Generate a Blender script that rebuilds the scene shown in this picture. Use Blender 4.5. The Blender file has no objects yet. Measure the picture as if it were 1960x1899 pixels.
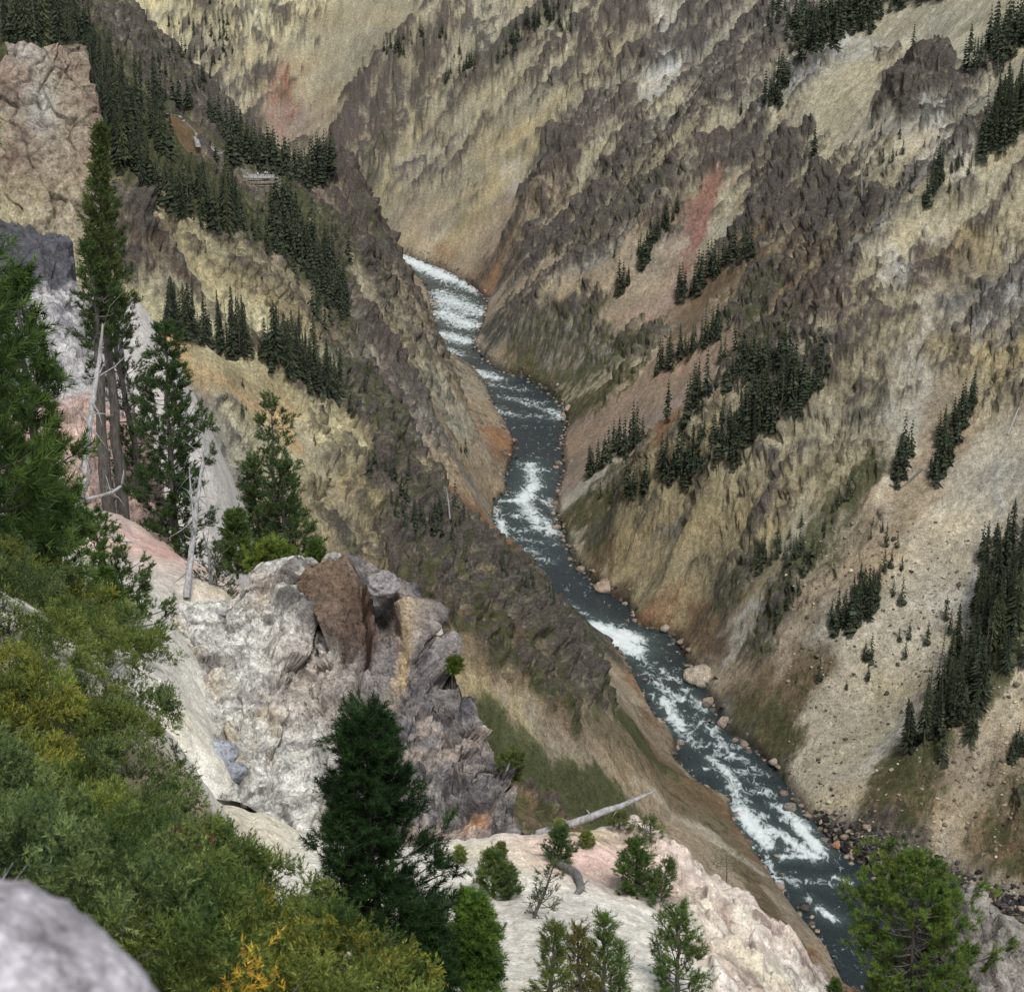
import bpy, bmesh, math, random
import numpy as np
from mathutils import Vector, Matrix
random.seed(7); rng = np.random.default_rng(7)
scene = bpy.context.scene
COL = scene.collection
# ------------------------------------------------------------------ camera, light
CAMZ = 270.0; PITCH = math.radians(20.0); FPX = 3430.0; CU, CV = 980.0, 949.5
cam_d = bpy.data.cameras.new('camera'); cam = bpy.data.objects.new('camera', cam_d); COL.objects.link(cam)
cam.location = (0, 0, CAMZ); cam.rotation_euler = (math.pi/2 - PITCH, 0, 0)
cam_d.sensor_width = 36; cam_d.lens = 63; cam_d.clip_start = 0.1; cam_d.clip_end = 20000
cam_d.dof.use_dof = True; cam_d.dof.focus_distance = 120.0; cam_d.dof.aperture_fstop = 9.0
scene.camera = cam
SUN_EL, SUN_AZ = math.radians(56), math.radians(168)   # azimuth measured from +Y towards +X
w = bpy.data.worlds.new('World'); scene.world = w; w.use_nodes = True
wt = w.node_tree; wt.nodes.clear()
wo = wt.nodes.new('ShaderNodeOutputWorld'); wb = wt.nodes.new('ShaderNodeBackground'); ws = wt.nodes.new('ShaderNodeTexSky')
ws.sky_type = 'NISHITA'; ws.sun_disc = False; ws.sun_elevation = SUN_EL; ws.sun_rotation = SUN_AZ
ws.dust_density = 4.0; ws.air_density = 1.0; ws.ozone_density = 0.6; ws.altitude = 2300
hsv = wt.nodes.new('ShaderNodeHueSaturation'); hsv.inputs['Saturation'].default_value = 0.3   # grey overcast sky
wt.links.new(ws.outputs[0], hsv.inputs['Color']); wt.links.new(hsv.outputs[0], wb.inputs[0])
wb.inputs[1].default_value = 0.15
wt.links.new(wb.outputs[0], wo.inputs[0])
sd = bpy.data.lights.new('sun', 'SUN'); sun = bpy.data.objects.new('sun', sd); COL.objects.link(sun)
sd.energy = 2.2; sd.angle = math.radians(10); sd.color = (1.0, 0.985, 0.955)
sv = Vector((math.sin(SUN_AZ)*math.cos(SUN_EL), math.cos(SUN_AZ)*math.cos(SUN_EL), math.sin(SUN_EL)))
sun.rotation_euler = (-sv).to_track_quat('-Z', 'Y').to_euler()
sun.location = (0, -50, 400)
scene.view_settings.view_transform = 'Standard'; scene.view_settings.look = 'None'
scene.view_settings.exposure = 0.5; scene.view_settings.gamma = 1.0; scene.view_settings.use_curve_mapping = False
scene.cycles.max_bounces = 4; scene.cycles.diffuse_bounces = 2; scene.cycles.glossy_bounces = 2
scene.cycles.transparent_max_bounces = 6; scene.cycles.use_denoising = True

# ------------------------------------------------------------------ helpers
SP, CP = math.sin(PITCH), math.cos(PITCH)
def ray(u, v):
    a = (np.asarray(u, float)-CU)/FPX; b = -(np.asarray(v, float)-CV)/FPX
    return np.stack([a, CP+b*SP, -SP+b*CP], -1)
def at_y(u, v, y):                       # where the line of sight through a picture point is y metres away
    d = ray(u, v); t = np.asarray(y, float)/d[..., 1]
    return np.array([0, 0, CAMZ]) + d*t[..., None]
def at_z(u, v, z):
    d = ray(u, v); t = (z-CAMZ)/d[..., 2]
    return np.array([0, 0, CAMZ]) + d*t[..., None]
def S(r, g, b):                          # sRGB 0-255 -> linear
    c = np.array([r, g, b])/255.0
    return np.where(c <= 0.04045, c/12.92, ((c+0.055)/1.055)**2.4)
def smooth(a, b, x):
    t = np.clip((x-a)/(b-a), 0, 1); return t*t*(3-2*t)
_perm = np.random.default_rng(3).permutation(256).astype(np.int64); _perm = np.concatenate([_perm]*3)
_ga = np.linspace(0, 2*np.pi, 256, endpoint=False); _gx, _gy = np.cos(_ga), np.sin(_ga)
_g3 = np.random.default_rng(5).normal(size=(256, 3)); _g3 /= np.linalg.norm(_g3, axis=1)[:, None]
def perlin2(x, y):
    xi = np.floor(x).astype(np.int64); yi = np.floor(y).astype(np.int64)
    fx = x-xi; fy = y-yi; xi &= 255; yi &= 255
    u = fx*fx*fx*(fx*(fx*6-15)+10); v = fy*fy*fy*(fy*(fy*6-15)+10)
    def g(ix, iy, dx, dy):
        h = _perm[_perm[ix & 255]+(iy & 255)]; return _gx[h]*dx+_gy[h]*dy
    a = g(xi, yi, fx, fy); b = g(xi+1, yi, fx-1, fy); c = g(xi, yi+1, fx, fy-1); d = g(xi+1, yi+1, fx-1, fy-1)
    return ((a+(b-a)*u) + ((c+(d-c)*u)-(a+(b-a)*u))*v)*1.5
def perlin3(p):
    pi = np.floor(p).astype(np.int64); f = p-pi; pi &= 255
    w_ = f*f*f*(f*(f*6-15)+10); res = 0
    for dx in (0, 1):
        wx = w_[..., 0] if dx else 1-w_[..., 0]; hx = _perm[(pi[..., 0]+dx) & 255]
        for dy in (0, 1):
            wy = w_[..., 1] if dy else 1-w_[..., 1]; hy = _perm[hx+((pi[..., 1]+dy) & 255)]
            for dz in (0, 1):
                wz = w_[..., 2] if dz else 1-w_[..., 2]; g = _g3[_perm[hy+((pi[..., 2]+dz) & 255)]]
                res = res + wx*wy*wz*(g[..., 0]*(f[..., 0]-dx)+g[..., 1]*(f[..., 1]-dy)+g[..., 2]*(f[..., 2]-dz))
    return res*1.5
def fbm2(x, y, o=4, g=0.5, ridged=False):
    r = 0; a = 1; n = 0
    for i in range(o):
        q = perlin2(x*2**i+17.3*i, y*2**i-9.1*i); r = r+a*((1-2*np.abs(q)) if ridged else q); n += a; a *= g
    return r/n
def fbm3(p, o=4, g=0.5, ridged=False):
    r = 0; a = 1; n = 0
    for i in range(o):
        q = perlin3(p*2**i+11.7*i); r = r+a*((1-2*np.abs(q)) if ridged else q); n += a; a *= g
    return r/n
def cells3(p):                           # cellular noise: F1, F2-F1, cell id hash
    pi = np.floor(p).astype(np.int64); f = p-pi
    f1 = np.full(p.shape[:-1], 9.0); f2 = f1.copy(); idh = np.zeros(p.shape[:-1])
    for dx in (-1, 0, 1):
        for dy in (-1, 0, 1):
            for dz in (-1, 0, 1):
                h = _perm[_perm[_perm[(pi[..., 0]+dx) & 255]+((pi[..., 1]+dy) & 255)]+((pi[..., 2]+dz) & 255)]
                jx = (_g3[h]*0.42)+0.5
                d = np.sqrt((dx+jx[..., 0]-f[..., 0])**2+(dy+jx[..., 1]-f[..., 1])**2+(dz+jx[..., 2]-f[..., 2])**2)
                m = d < f1; f2 = np.where(m, f1, np.minimum(f2, d)); idh = np.where(m, h/255.0, idh); f1 = np.where(m, d, f1)
    return f1, f2-f1, idh
def facets(P, scale, seed=0.0, squash=(1, 1, 1), tilt=1.0, warp=.5):
    """broken-rock relief: every cell of a cellular noise is a tilted plane, with a joint round it"""
    p = P/scale; p = (p+fbm3(p*.9+seed, 2)[..., None]*warp)*np.array(squash)+seed
    pi = np.floor(p).astype(np.int64); f = p-pi; f1 = np.full(p.shape[:-1], 9.0); f2 = f1.copy(); hh = np.zeros(p.shape[:-1], np.int64); off = np.zeros(p.shape)
    for dx in (-1, 0, 1):
        for dy in (-1, 0, 1):
            for dz in (-1, 0, 1):
                h = _perm[_perm[_perm[(pi[..., 0]+dx) & 255]+((pi[..., 1]+dy) & 255)]+((pi[..., 2]+dz) & 255)]
                jx = (_g3[h]*0.42)+0.5; o = f-jx-np.array([dx, dy, dz]); d = np.sqrt((o*o).sum(-1))
                m = d < f1; f2 = np.where(m, f1, np.minimum(f2, d)); hh = np.where(m, h, hh); off = np.where(m[..., None], o, off); f1 = np.where(m, d, f1)
    t = _g3[_perm[hh+7]]; e = f2-f1
    return (hh/255.0-.5)*.8+(t*off).sum(-1)*tilt-.35*(1-smooth(0, .09, e)), e, hh/255.0
def seg_dist(P, A, B):                   # distance and parameter from points P (n,k) to one segment
    ab = B-A; t = np.clip(((P-A)@ab)/max(ab@ab, 1e-9), 0, 1); q = P-(A+t[:, None]*ab)
    return np.sqrt((q*q).sum(1)), t
def add_mesh(name, verts, faces, mats=(), parent=None, smooth_shade=False, colors=None, fmat=None, attrs=None, loc=None):
    me = bpy.data.meshes.new(name)
    verts = np.asarray(verts, np.float32); faces = np.asarray(faces)
    if faces.dtype != object and faces.ndim == 2:
        k = faces.shape[1]
        me.vertices.add(len(verts)); me.vertices.foreach_set('co', verts.ravel())
        me.loops.add(faces.size); me.loops.foreach_set('vertex_index', faces.astype(np.int32).ravel())
        me.polygons.add(len(faces)); me.polygons.foreach_set('loop_start', np.arange(0, faces.size, k, dtype=np.int32))
    else:
        me.from_pydata([tuple(v) for v in verts], [], [tuple(f) for f in faces])
    for m in mats: me.materials.append(m)
    if fmat is not None: me.polygons.foreach_set('material_index', np.asarray(fmat, np.int32))
    if smooth_shade: me.polygons.foreach_set('use_smooth', np.ones(len(me.polygons), bool))
    if colors is not None:
        at = me.color_attributes.new('Col', 'FLOAT_COLOR', 'POINT')
        at.data.foreach_set('color', np.concatenate([colors, np.ones((len(colors), 1))], 1).astype(np.float32).ravel())
    for k_, a_ in (attrs or {}).items():
        at = me.attributes.new(k_, 'FLOAT', 'POINT'); at.data.foreach_set('value', np.asarray(a_, np.float32))
    me.update(calc_edges=True)
    o = bpy.data.objects.new(name, me); COL.objects.link(o)
    if loc is not None: o.location = loc
    if parent is not None: o.parent = parent
    return o
def tag(o, label=None, cat=None, group=None, kind=None):
    if label: o['label'] = label
    if cat: o['category'] = cat
    if group: o['group'] = group
    if kind: o['kind'] = kind
    return o
def empty(name, loc, rz=0.0, label=None, cat=None, group=None):
    o = bpy.data.objects.new(name, None); COL.objects.link(o); o.location = tuple(float(q) for q in loc); o.rotation_euler = (0, 0, rz)
    o.empty_display_size = 0.3
    return tag(o, label, cat, group)
def grid_faces(nr, nc):
    i = np.arange(nr-1)[:, None]*nc+np.arange(nc-1)[None, :]
    return np.stack([i, i+1, i+nc+1, i+nc], -1).reshape(-1, 4)

def behind(P0, q, drop):                # the unseen back of a rock: further off, lower than the line of sight over its edge
    k = 1+q/np.maximum(P0[:, 1:2], 1); o = P0.copy(); o[:, :2] *= k; o[:, 2:3] = CAMZ-(CAMZ-P0[:, 2:3])*k-.25*q-drop; return o
# ------------------------------------------------------------------ materials
def mat_new(name):
    m = bpy.data.materials.new(name); m.use_nodes = True; nt = m.node_tree; nt.nodes.clear()
    out = nt.nodes.new('ShaderNodeOutputMaterial'); b = nt.nodes.new('ShaderNodeBsdfPrincipled')
    nt.links.new(b.outputs[0], out.inputs[0]); b.inputs['Specular IOR Level'].default_value = 0.2
    return m, nt, b, out
def N(nt, typ, **kw):
    n = nt.nodes.new(typ)
    for k, v in kw.items():
        if k in n.inputs: n.inputs[k].default_value = v
        else: setattr(n, k, v)
    return n
def ramp(nt, fac, stops):
    r = nt.nodes.new('ShaderNodeValToRGB'); el = r.color_ramp.elements
    while len(el) < len(stops): el.new(0.5)
    for e, (p, c) in zip(el, stops): e.position = p; e.color = (c[0], c[1], c[2], 1) if hasattr(c, '__len__') else (c, c, c, 1)
    nt.links.new(fac, r.inputs[0]); return r.outputs[0]
def mixc(nt, fac, a, b, mode='MIX'):
    m = nt.nodes.new('ShaderNodeMix'); m.data_type = 'RGBA'; m.blend_type = mode
    for i, x in ((0, fac), (6, a), (7, b)):
        s = m.inputs[i]
        if hasattr(x, 'is_linked'): nt.links.new(x, s)
        elif hasattr(x, '__len__'): s.default_value = (x[0], x[1], x[2], 1)
        else: s.default_value = x if i == 0 else (x, x, x, 1)
    return m.outputs[2]
def pos(nt):
    return nt.nodes.new('ShaderNodeNewGeometry').outputs['Position']
def rock_material(name, s_big, s_mid, s_fine, bump=0.6, dist=0.3, speck=0.35, speck_scale=1.2, contrast=1.0, crag=None):
    """mineral surface: tint from the mesh colour, grain, grit and small stones from world-space noise"""
    m, nt, b, out = mat_new(name); P = pos(nt)
    att = N(nt, 'ShaderNodeAttribute', attribute_name='Col')
    n1 = N(nt, 'ShaderNodeTexNoise', Scale=s_big, Detail=5.0, Roughness=0.6); nt.links.new(P, n1.inputs['Vector'])
    n2 = N(nt, 'ShaderNodeTexNoise', Scale=s_mid, Detail=6.0, Roughness=0.7); nt.links.new(P, n2.inputs['Vector'])
    vo = N(nt, 'ShaderNodeTexVoronoi', Scale=speck_scale); nt.links.new(P, vo.inputs['Vector'])
    n3 = N(nt, 'ShaderNodeTexNoise', Scale=s_fine, Detail=3.0, Roughness=0.6); nt.links.new(P, n3.inputs['Vector'])
    k = contrast
    f1 = ramp(nt, n1.outputs[0], [(0.3, 1-0.22*k), (0.7, 1+0.2*k)])
    f2 = ramp(nt, n2.outputs[0], [(0.32, 1-0.42*k), (0.5, 1.0), (0.7, 1+0.38*k)])
    f3 = ramp(nt, n3.outputs[0], [(0.3, 1-0.25*k), (0.7, 1+0.25*k)])
    c = mixc(nt, 1.0, att.outputs['Color'], f1, 'MULTIPLY'); c = mixc(nt, 1.0, c, f2, 'MULTIPLY'); c = mixc(nt, 1.0, c, f3, 'MULTIPLY')
    # pale and dark stones lying on it
    cell = ramp(nt, vo.outputs['Color'], [(0.25, 0.6), (0.6, 1.0), (0.85, 1.5)])
    near = ramp(nt, vo.outputs['Distance'], [(0.25, 1.0), (0.42, 0.0)])
    fac = nt.nodes.new('ShaderNodeMath'); fac.operation = 'MULTIPLY'; nt.links.new(near, fac.inputs[0]); fac.inputs[1].default_value = speck
    c = mixc(nt, fac.outputs[0], c, mixc(nt, 1.0, c, cell, 'MULTIPLY'))
    hgt = None
    if crag:                             # broken dark outcrop with pale veins, driven by the mesh's own rockiness
        ra = N(nt, 'ShaderNodeAttribute', attribute_name='rock').outputs['Fac']
        mp = N(nt, 'ShaderNodeMapping'); mp.inputs['Scale'].default_value = (1, 1, .62); nt.links.new(P, mp.inputs[0])
        na = N(nt, 'ShaderNodeTexNoise', Scale=crag, Detail=10.0, Roughness=.74, Distortion=.35); nt.links.new(mp.outputs[0], na.inputs['Vector'])
        ad = N(nt, 'ShaderNodeMath', operation='MULTIPLY_ADD'); nt.links.new(ra, ad.inputs[0]); ad.inputs[1].default_value = .34; nt.links.new(na.outputs[0], ad.inputs[2])
        dm = ramp(nt, ad.outputs[0], [(.69, 0.0), (.73, .85), (.82, 1.0)])
        dm2 = N(nt, 'ShaderNodeMath', operation='MULTIPLY'); nt.links.new(dm, dm2.inputs[0]); dm2.inputs[1].default_value = .80
        n4 = N(nt, 'ShaderNodeTexNoise', Scale=crag*5, Detail=4.0, Roughness=.7); nt.links.new(P, n4.inputs['Vector'])
        dkc = ramp(nt, n4.outputs[0], [(.3, S(52, 50, 50)), (.5, S(88, 80, 76)), (.72, S(132, 120, 106))])
        c = mixc(nt, dm2.outputs[0], c, dkc)
        hgt = na.outputs[0]
    nt.links.new(c, b.inputs['Base Color']); b.inputs['Roughness'].default_value = 0.95
    bm1 = N(nt, 'ShaderNodeBump', Strength=bump, Distance=dist); nt.links.new(n2.outputs[0], bm1.inputs['Height'])
    bm2 = N(nt, 'ShaderNodeBump', Strength=bump*0.7, Distance=dist*0.3); nt.links.new(n3.outputs[0], bm2.inputs['Height']); nt.links.new(bm1.outputs[0], bm2.inputs['Normal'])
    if hgt is not None:
        bm3 = N(nt, 'ShaderNodeBump', Strength=.9, Distance=2.5); nt.links.new(hgt, bm3.inputs['Height']); nt.links.new(bm2.outputs[0], bm3.inputs['Normal']); nt.links.new(bm3.outputs[0], b.inputs['Normal'])
    else: nt.links.new(bm2.outputs[0], b.inputs['Normal'])
    return m
# ================================================================== THE CANYON (one terrain, river at z = 0)
LB_PX = [(745,482),(765,505),(800,535),(820,562),(828,600),(838,640),(860,682),(900,705),(925,732),(943,780),(968,818),(984,855),(974,890),(963,915),(968,940),(945,962),(942,1000),(955,1050),(985,1092),(1030,1140),(1090,1185),(1165,1230),(1208,1285),(1238,1345),(1258,1385),(1290,1412),(1297,1435),(1292,1462),(1340,1512),(1398,1540),(1406,1582),(1442,1632),(1482,1692),(1532,1762),(1590,1832),(1622,1899)]
RB_PX = [(745,474),(800,497),(860,520),(910,553),(933,575),(928,605),(915,640),(905,662),(935,695),(965,714),(1000,720),(1045,748),(1080,780),(1083,810),(1075,860),(1080,900),(1066,950),(1066,1000),(1085,1040),(1100,1080),(1130,1110),(1170,1140),(1210,1165),(1218,1195),(1290,1215),(1310,1260),(1345,1310),(1370,1360),(1387,1400),(1450,1440),(1502,1500),(1540,1550),(1590,1610),(1640,1650),(1700,1680),(1850,1745),(1960,1792)]
LB = at_z([p[0] for p in LB_PX], [p[1] for p in LB_PX], 0.0)[:, :2]
RB = at_z([p[0] for p in RB_PX], [p[1] for p in RB_PX], 0.0)[:, :2]
LB = np.vstack([[(-420,1560),(-300,1440),(-200,1350),(-130,1290)], LB, [(100,358),(125,345),(180,330),(300,322)]])
RB = np.vstack([[(-430,1620),(-310,1490),(-190,1390),(-120,1330)], RB, [(200,392),(300,385)]])
def arc(P): return np.concatenate([[0], np.cumsum(np.linalg.norm(np.diff(P, axis=0), axis=1))])
def poly_ds(XY, P):                     # distance to polyline; smoothly averaged arc position
    sa = arc(P); d = np.full(len(XY), 1e9); num = np.zeros(len(XY)); den = np.zeros(len(XY))
    for i in range(len(P)-1):
        di, t = seg_dist(XY, P[i], P[i+1]); wgt = (sa[i+1]-sa[i])/(di+2.0)**4
        num += wgt*(sa[i]+t*(sa[i+1]-sa[i])); den += wgt; d = np.minimum(d, di)
    return d, num/den
def tent(XY, C, slope, s0=0.0):         # ridge: crest line C (n,3), flanks falling at 'slope'
    sa = arc(C[:, :2]); z = np.full(len(XY), -1e9); s = np.zeros(len(XY)); dd = np.zeros(len(XY))
    for i in range(len(C)-1):
        di, t = seg_dist(XY, C[i, :2], C[i+1, :2]); sl = slope if np.isscalar(slope) else slope[i]+(slope[i+1]-slope[i])*t
        zi = C[i, 2]+(C[i+1, 2]-C[i, 2])*t - sl*(np.sqrt(di*di+9)-3) - .004*np.maximum(di-45, 0)**2; m = zi > z
        z = np.where(m, zi, z); s = np.where(m, sa[i]+t*(sa[i+1]-sa[i]), s); dd = np.where(m, di, dd)
    return z, s+s0, dd
def crest(pts): return np.array([at_y(u, v, y) for u, v, y in pts])
# left-hand spurs: crest points (u, v, metres away)
TENTS = [
 # long pinnacled ridge running from the yellow slope down to the river
 (crest([(200,585,400),(310,632,395),(370,655,400),(435,695,410),(485,680,425),(540,712,445),(600,752,470),(655,792,492),(700,862,515),(745,885,540),(800,905,562),(850,938,585),(900,1005,600),(950,1058,604),(985,1103,606),(1040,1153,602),(1080,1180,592),(1122,1202,580)]), [1.7,1.7,1.5,1.3,1.1,1.1,1.1,1.1]+[1.2]*7+[1.1,1.0,1.0], 1000),
 # dark crag ribs descending towards the camera from that ridge
 (crest([(800,905,560),(840,1010,520),(880,1110,490),(905,1190,470)]), 1.3, 1400),
 (crest([(900,1005,598),(950,1080,560),(985,1150,520),(1010,1250,480)]), 1.3, 1600),
 (crest([(1000,1120,600),(1050,1190,560),(1085,1240,525),(1115,1320,490),(1140,1392,462)]), 1.4, 1800),
 (crest([(745,885,540),(770,985,500),(790,1080,470),(815,1170,445)]), 1.2, 1900),
 (crest([(700,862,515),(715,950,470),(735,1040,440),(745,1100,425)]), 1.6, 2000),
 (crest([(850,938,585),(868,1000,545),(905,1100,505),(950,1200,455),(975,1270,440)]), 1.7, 2050),
 (crest([(940,1050,602),(975,1110,570),(1030,1210,520),(1065,1290,480)]), 1.8, 2100),
 (crest([(600,752,470),(620,840,440),(640,920,420)]), 1.6, 2150),
 (crest([(1075,1178,594),(1090,1230,560),(1105,1280,520)]), 1.6, 2170),
 # striated cliff ridge behind
 (crest([(225,372,500),(270,392,530),(330,402,548),(400,422,570),(445,462,590),(490,474,605),(540,492,622),(562,525,635),(610,565,655),(640,622,680),(660,680,700)]), [1.6]*9+[1.2,1.0], 2200),
 # ridge above the river, left bank
 (crest([(640,500,900),(690,512,930),(720,530,940),(745,560,945)]), 1.3, 2700),
 (crest([(695,515,925),(730,600,890),(770,690,860),(830,768,830)]), 1.2, 2900),
 # forested spur with the viewing platform, ending in a dark crag at the river
 (crest([(40,70,560),(160,140,650),(200,180,690),(270,214,720),(340,222,745),(380,262,750),(430,310,760),(480,336,762),(513,345,765)]), [1.1,1.1,1.,.8,.7,.7,.75,.9,.9], 3200),
 (crest([(480,330,800),(560,352,850),(600,335,870),(640,300,885),(665,330,920),(700,372,960),(726,420,1000),(738,470,1045)]), [.9,.9,1.1,1.4,1.5,1.7,1.9,1.9], 3600),
]
def left_base(d, y):
    k = .70+(.95-.70)*smooth(520, 640, y)
    z = np.minimum(d*2.2, 3.5+(np.maximum(d-1.6, 0))*k)
    z = z-np.maximum(d-90, 0)*.25*(1-smooth(520, 640, y))
    z = z+smooth(700, 800, y)*(-.45*np.clip(d-1.6, 0, 24)+.12*np.maximum(d-26, 0))
    return z-np.maximum(z-235, 0)*.6
def right_base(d, y):
    z = np.minimum(d*1.8, 3.0+(np.maximum(d-1.6, 0))*1.0)
    return z-np.maximum(z-250, 0)*.55
def base(XY):
    dL, sL = poly_ds(XY, LB); dR, sR = poly_ds(XY, RB)
    inside = np.zeros(len(XY), bool); poly = np.vstack([LB, RB[::-1]])
    x, y = XY[:, 0], XY[:, 1]
    for i in range(len(poly)):
        a, b = poly[i-1], poly[i]
        c = ((a[1] > y) != (b[1] > y)); 
        with np.errstate(divide='ignore', invalid='ignore'):
            xx = (b[0]-a[0])*(y-a[1])/(b[1]-a[1])+a[0]
        inside ^= c & (x < xx)
    left = (dL < dR)
    zl = left_base(dL, y); zr = right_base(dR, y)
    z = np.where(left, zl, zr); s = np.where(left, sL+500, sR+7000); t = np.where(left, dL, dR); side = np.where(left, 0, 1)
    z = np.where(inside, -2.0-0.15*np.minimum(dL, dR), z); side = np.where(inside, 2, side)
    for k, (C, sl, s0) in enumerate(TENTS):
        zt, st, dt = tent(XY, C, sl, s0); zt = np.minimum(zt, 2.5+np.where(XY[:, 1] > 760, .55*np.minimum(dL, 20)+2.2*np.maximum(dL-20, 0), 1.9*dL)); m = (zt > z) & left & ~inside
        z = np.where(m, zt, z); s = np.where(m, st, s); t = np.where(m, dt, t); side = np.where(m, 10+k, side)
    return z, s, t, side, np.where(left, dL, dR)
# right wall: ribs (A>0) and chutes (A<0): (points, height, width)
RIBS_PX = [
 ([(600,272),(655,190),(720,130),(780,70),(850,10)], 26, 40),
 ([(700,395),(730,320),(780,250),(850,180),(905,110),(960,40)], 16, 34),
 ([(935,560),(985,450),(1040,350),(1110,260),(1190,190)], 16, 30),
 ([(1010,420),(1080,330),(1170,270),(1260,200)], 14, 30),
 ([(925,635),(1000,600),(1100,560),(1180,500),(1260,400),(1330,300),(1380,200)], 22, 34),
 ([(1120,960),(1230,880),(1330,820),(1440,760),(1560,705),(1640,600),(1690,490),(1770,400),(1850,315),(1960,262)], 34, 42),
 ([(1230,1180),(1320,1080),(1420,990),(1520,900),(1600,800),(1680,700)], 18, 34),
 ([(1330,1250),(1420,1170),(1500,1090),(1560,1010),(1640,930)], 12, 24),
 ([(1490,1440),(1560,1300),(1620,1180),(1680,1060)], 9, 24),
 ([(1480,60),(1560,180),(1500,270),(1440,380)], 12, 30),
 ([(1740,100),(1760,200),(1700,300)], 16, 24),
 ([(1260,640),(1350,540),(1420,440),(1490,330)], -10, 26),
 ([(1180,830),(1260,760),(1380,690),(1470,600)], -8, 26),
 ([(1540,1500),(1660,1350),(1780,1180),(1870,1000),(1960,800)], -16, 40),
 ([(1700,1560),(1800,1400),(1900,1250),(1960,1150)], 8, 22),
 ([(1800,1640),(1880,1450),(1960,1330)], -8, 24),
 ([(700,330),(640,240),(600,170),(620,100)], -10, 30),
]
def march(U, V, zf, y0=80.0, y1=2000.0, n=960, off=0.0):
    U = np.atleast_1d(U).astype(float); V = np.atleast_1d(V).astype(float)
    D = ray(U, V); ys = np.geomspace(y0, y1, n)
    P = np.array([0, 0, CAMZ])+D[:, None, :]*(ys[None, :, None]/D[:, None, 1:2])
    z = zf(P[..., :2].reshape(-1, 2)).reshape(len(U), n)+off
    below = (P[..., 2] <= z); hit = below.argmax(1); ok = below.any(1); hit = np.where(ok, hit, n-1)
    i0 = np.maximum(hit-1, 0); r = np.arange(len(U))
    a = P[r, i0, 2]-z[r, i0]; b = P[r, hit, 2]-z[r, hit]; f = np.clip(a/np.where(np.abs(a-b) < 1e-9, 1, a-b), 0, 1)
    return P[r, i0]+(P[r, hit]-P[r, i0])*f[:, None], ok
zb = lambda XY: base(XY)[0]
RIBS = []
for pts, A, W in RIBS_PX:
    H, ok = march([p[0] for p in pts], [p[1] for p in pts], zb, off=max(A, 0)*0.8)
    RIBS.append((H[:, :2], A, W))
def ribs(XY, side):
    z = np.zeros(len(XY))
    for C, A, W in RIBS:
        d = np.full(len(XY), 1e9); tt = np.zeros(len(XY)); n = len(C)-1
        for i in range(n):
            di, t = seg_dist(XY, C[i], C[i+1]); m = di < d; d = np.where(m, di, d); tt = np.where(m, (i+t)/n, tt)
        q = np.clip(1-d/(W*1.5), 0, 1); prof = q*q*(1.6-0.6*q) if A > 0 else q*q*(3-2*q)
        z += A*prof*np.clip(smooth(0, .12, tt)+.25, 0, 1)
    return z*(side == 1)
def macro(XY):
    z, s, t, side, dr = base(XY)
    return z+ribs(XY, side)*smooth(0, 35, dr), s, t, side, dr

# --- sample on a fan-shaped grid that gets finer towards the camera
NC = 790
th = np.concatenate([np.linspace(-34, -19.2, 28)[:-1], np.linspace(-19.2, 19.2, NC), np.linspace(19.2, 34, 28)[1:]])*math.pi/180
rr = np.concatenate([np.geomspace(90, 330, 150)[:-1], np.geomspace(330, 1150, 640)[:-1], np.geomspace(1150, 2300, 150)])
NRf, NCf = len(rr), len(th)
GX = (rr[:, None]*np.sin(th)[None, :]); GY = (rr[:, None]*np.cos(th)[None, :])
XY = np.stack([GX.ravel(), GY.ravel()], 1)
Z0, Sg, Tg, SIDE, DR = macro(XY)
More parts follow.
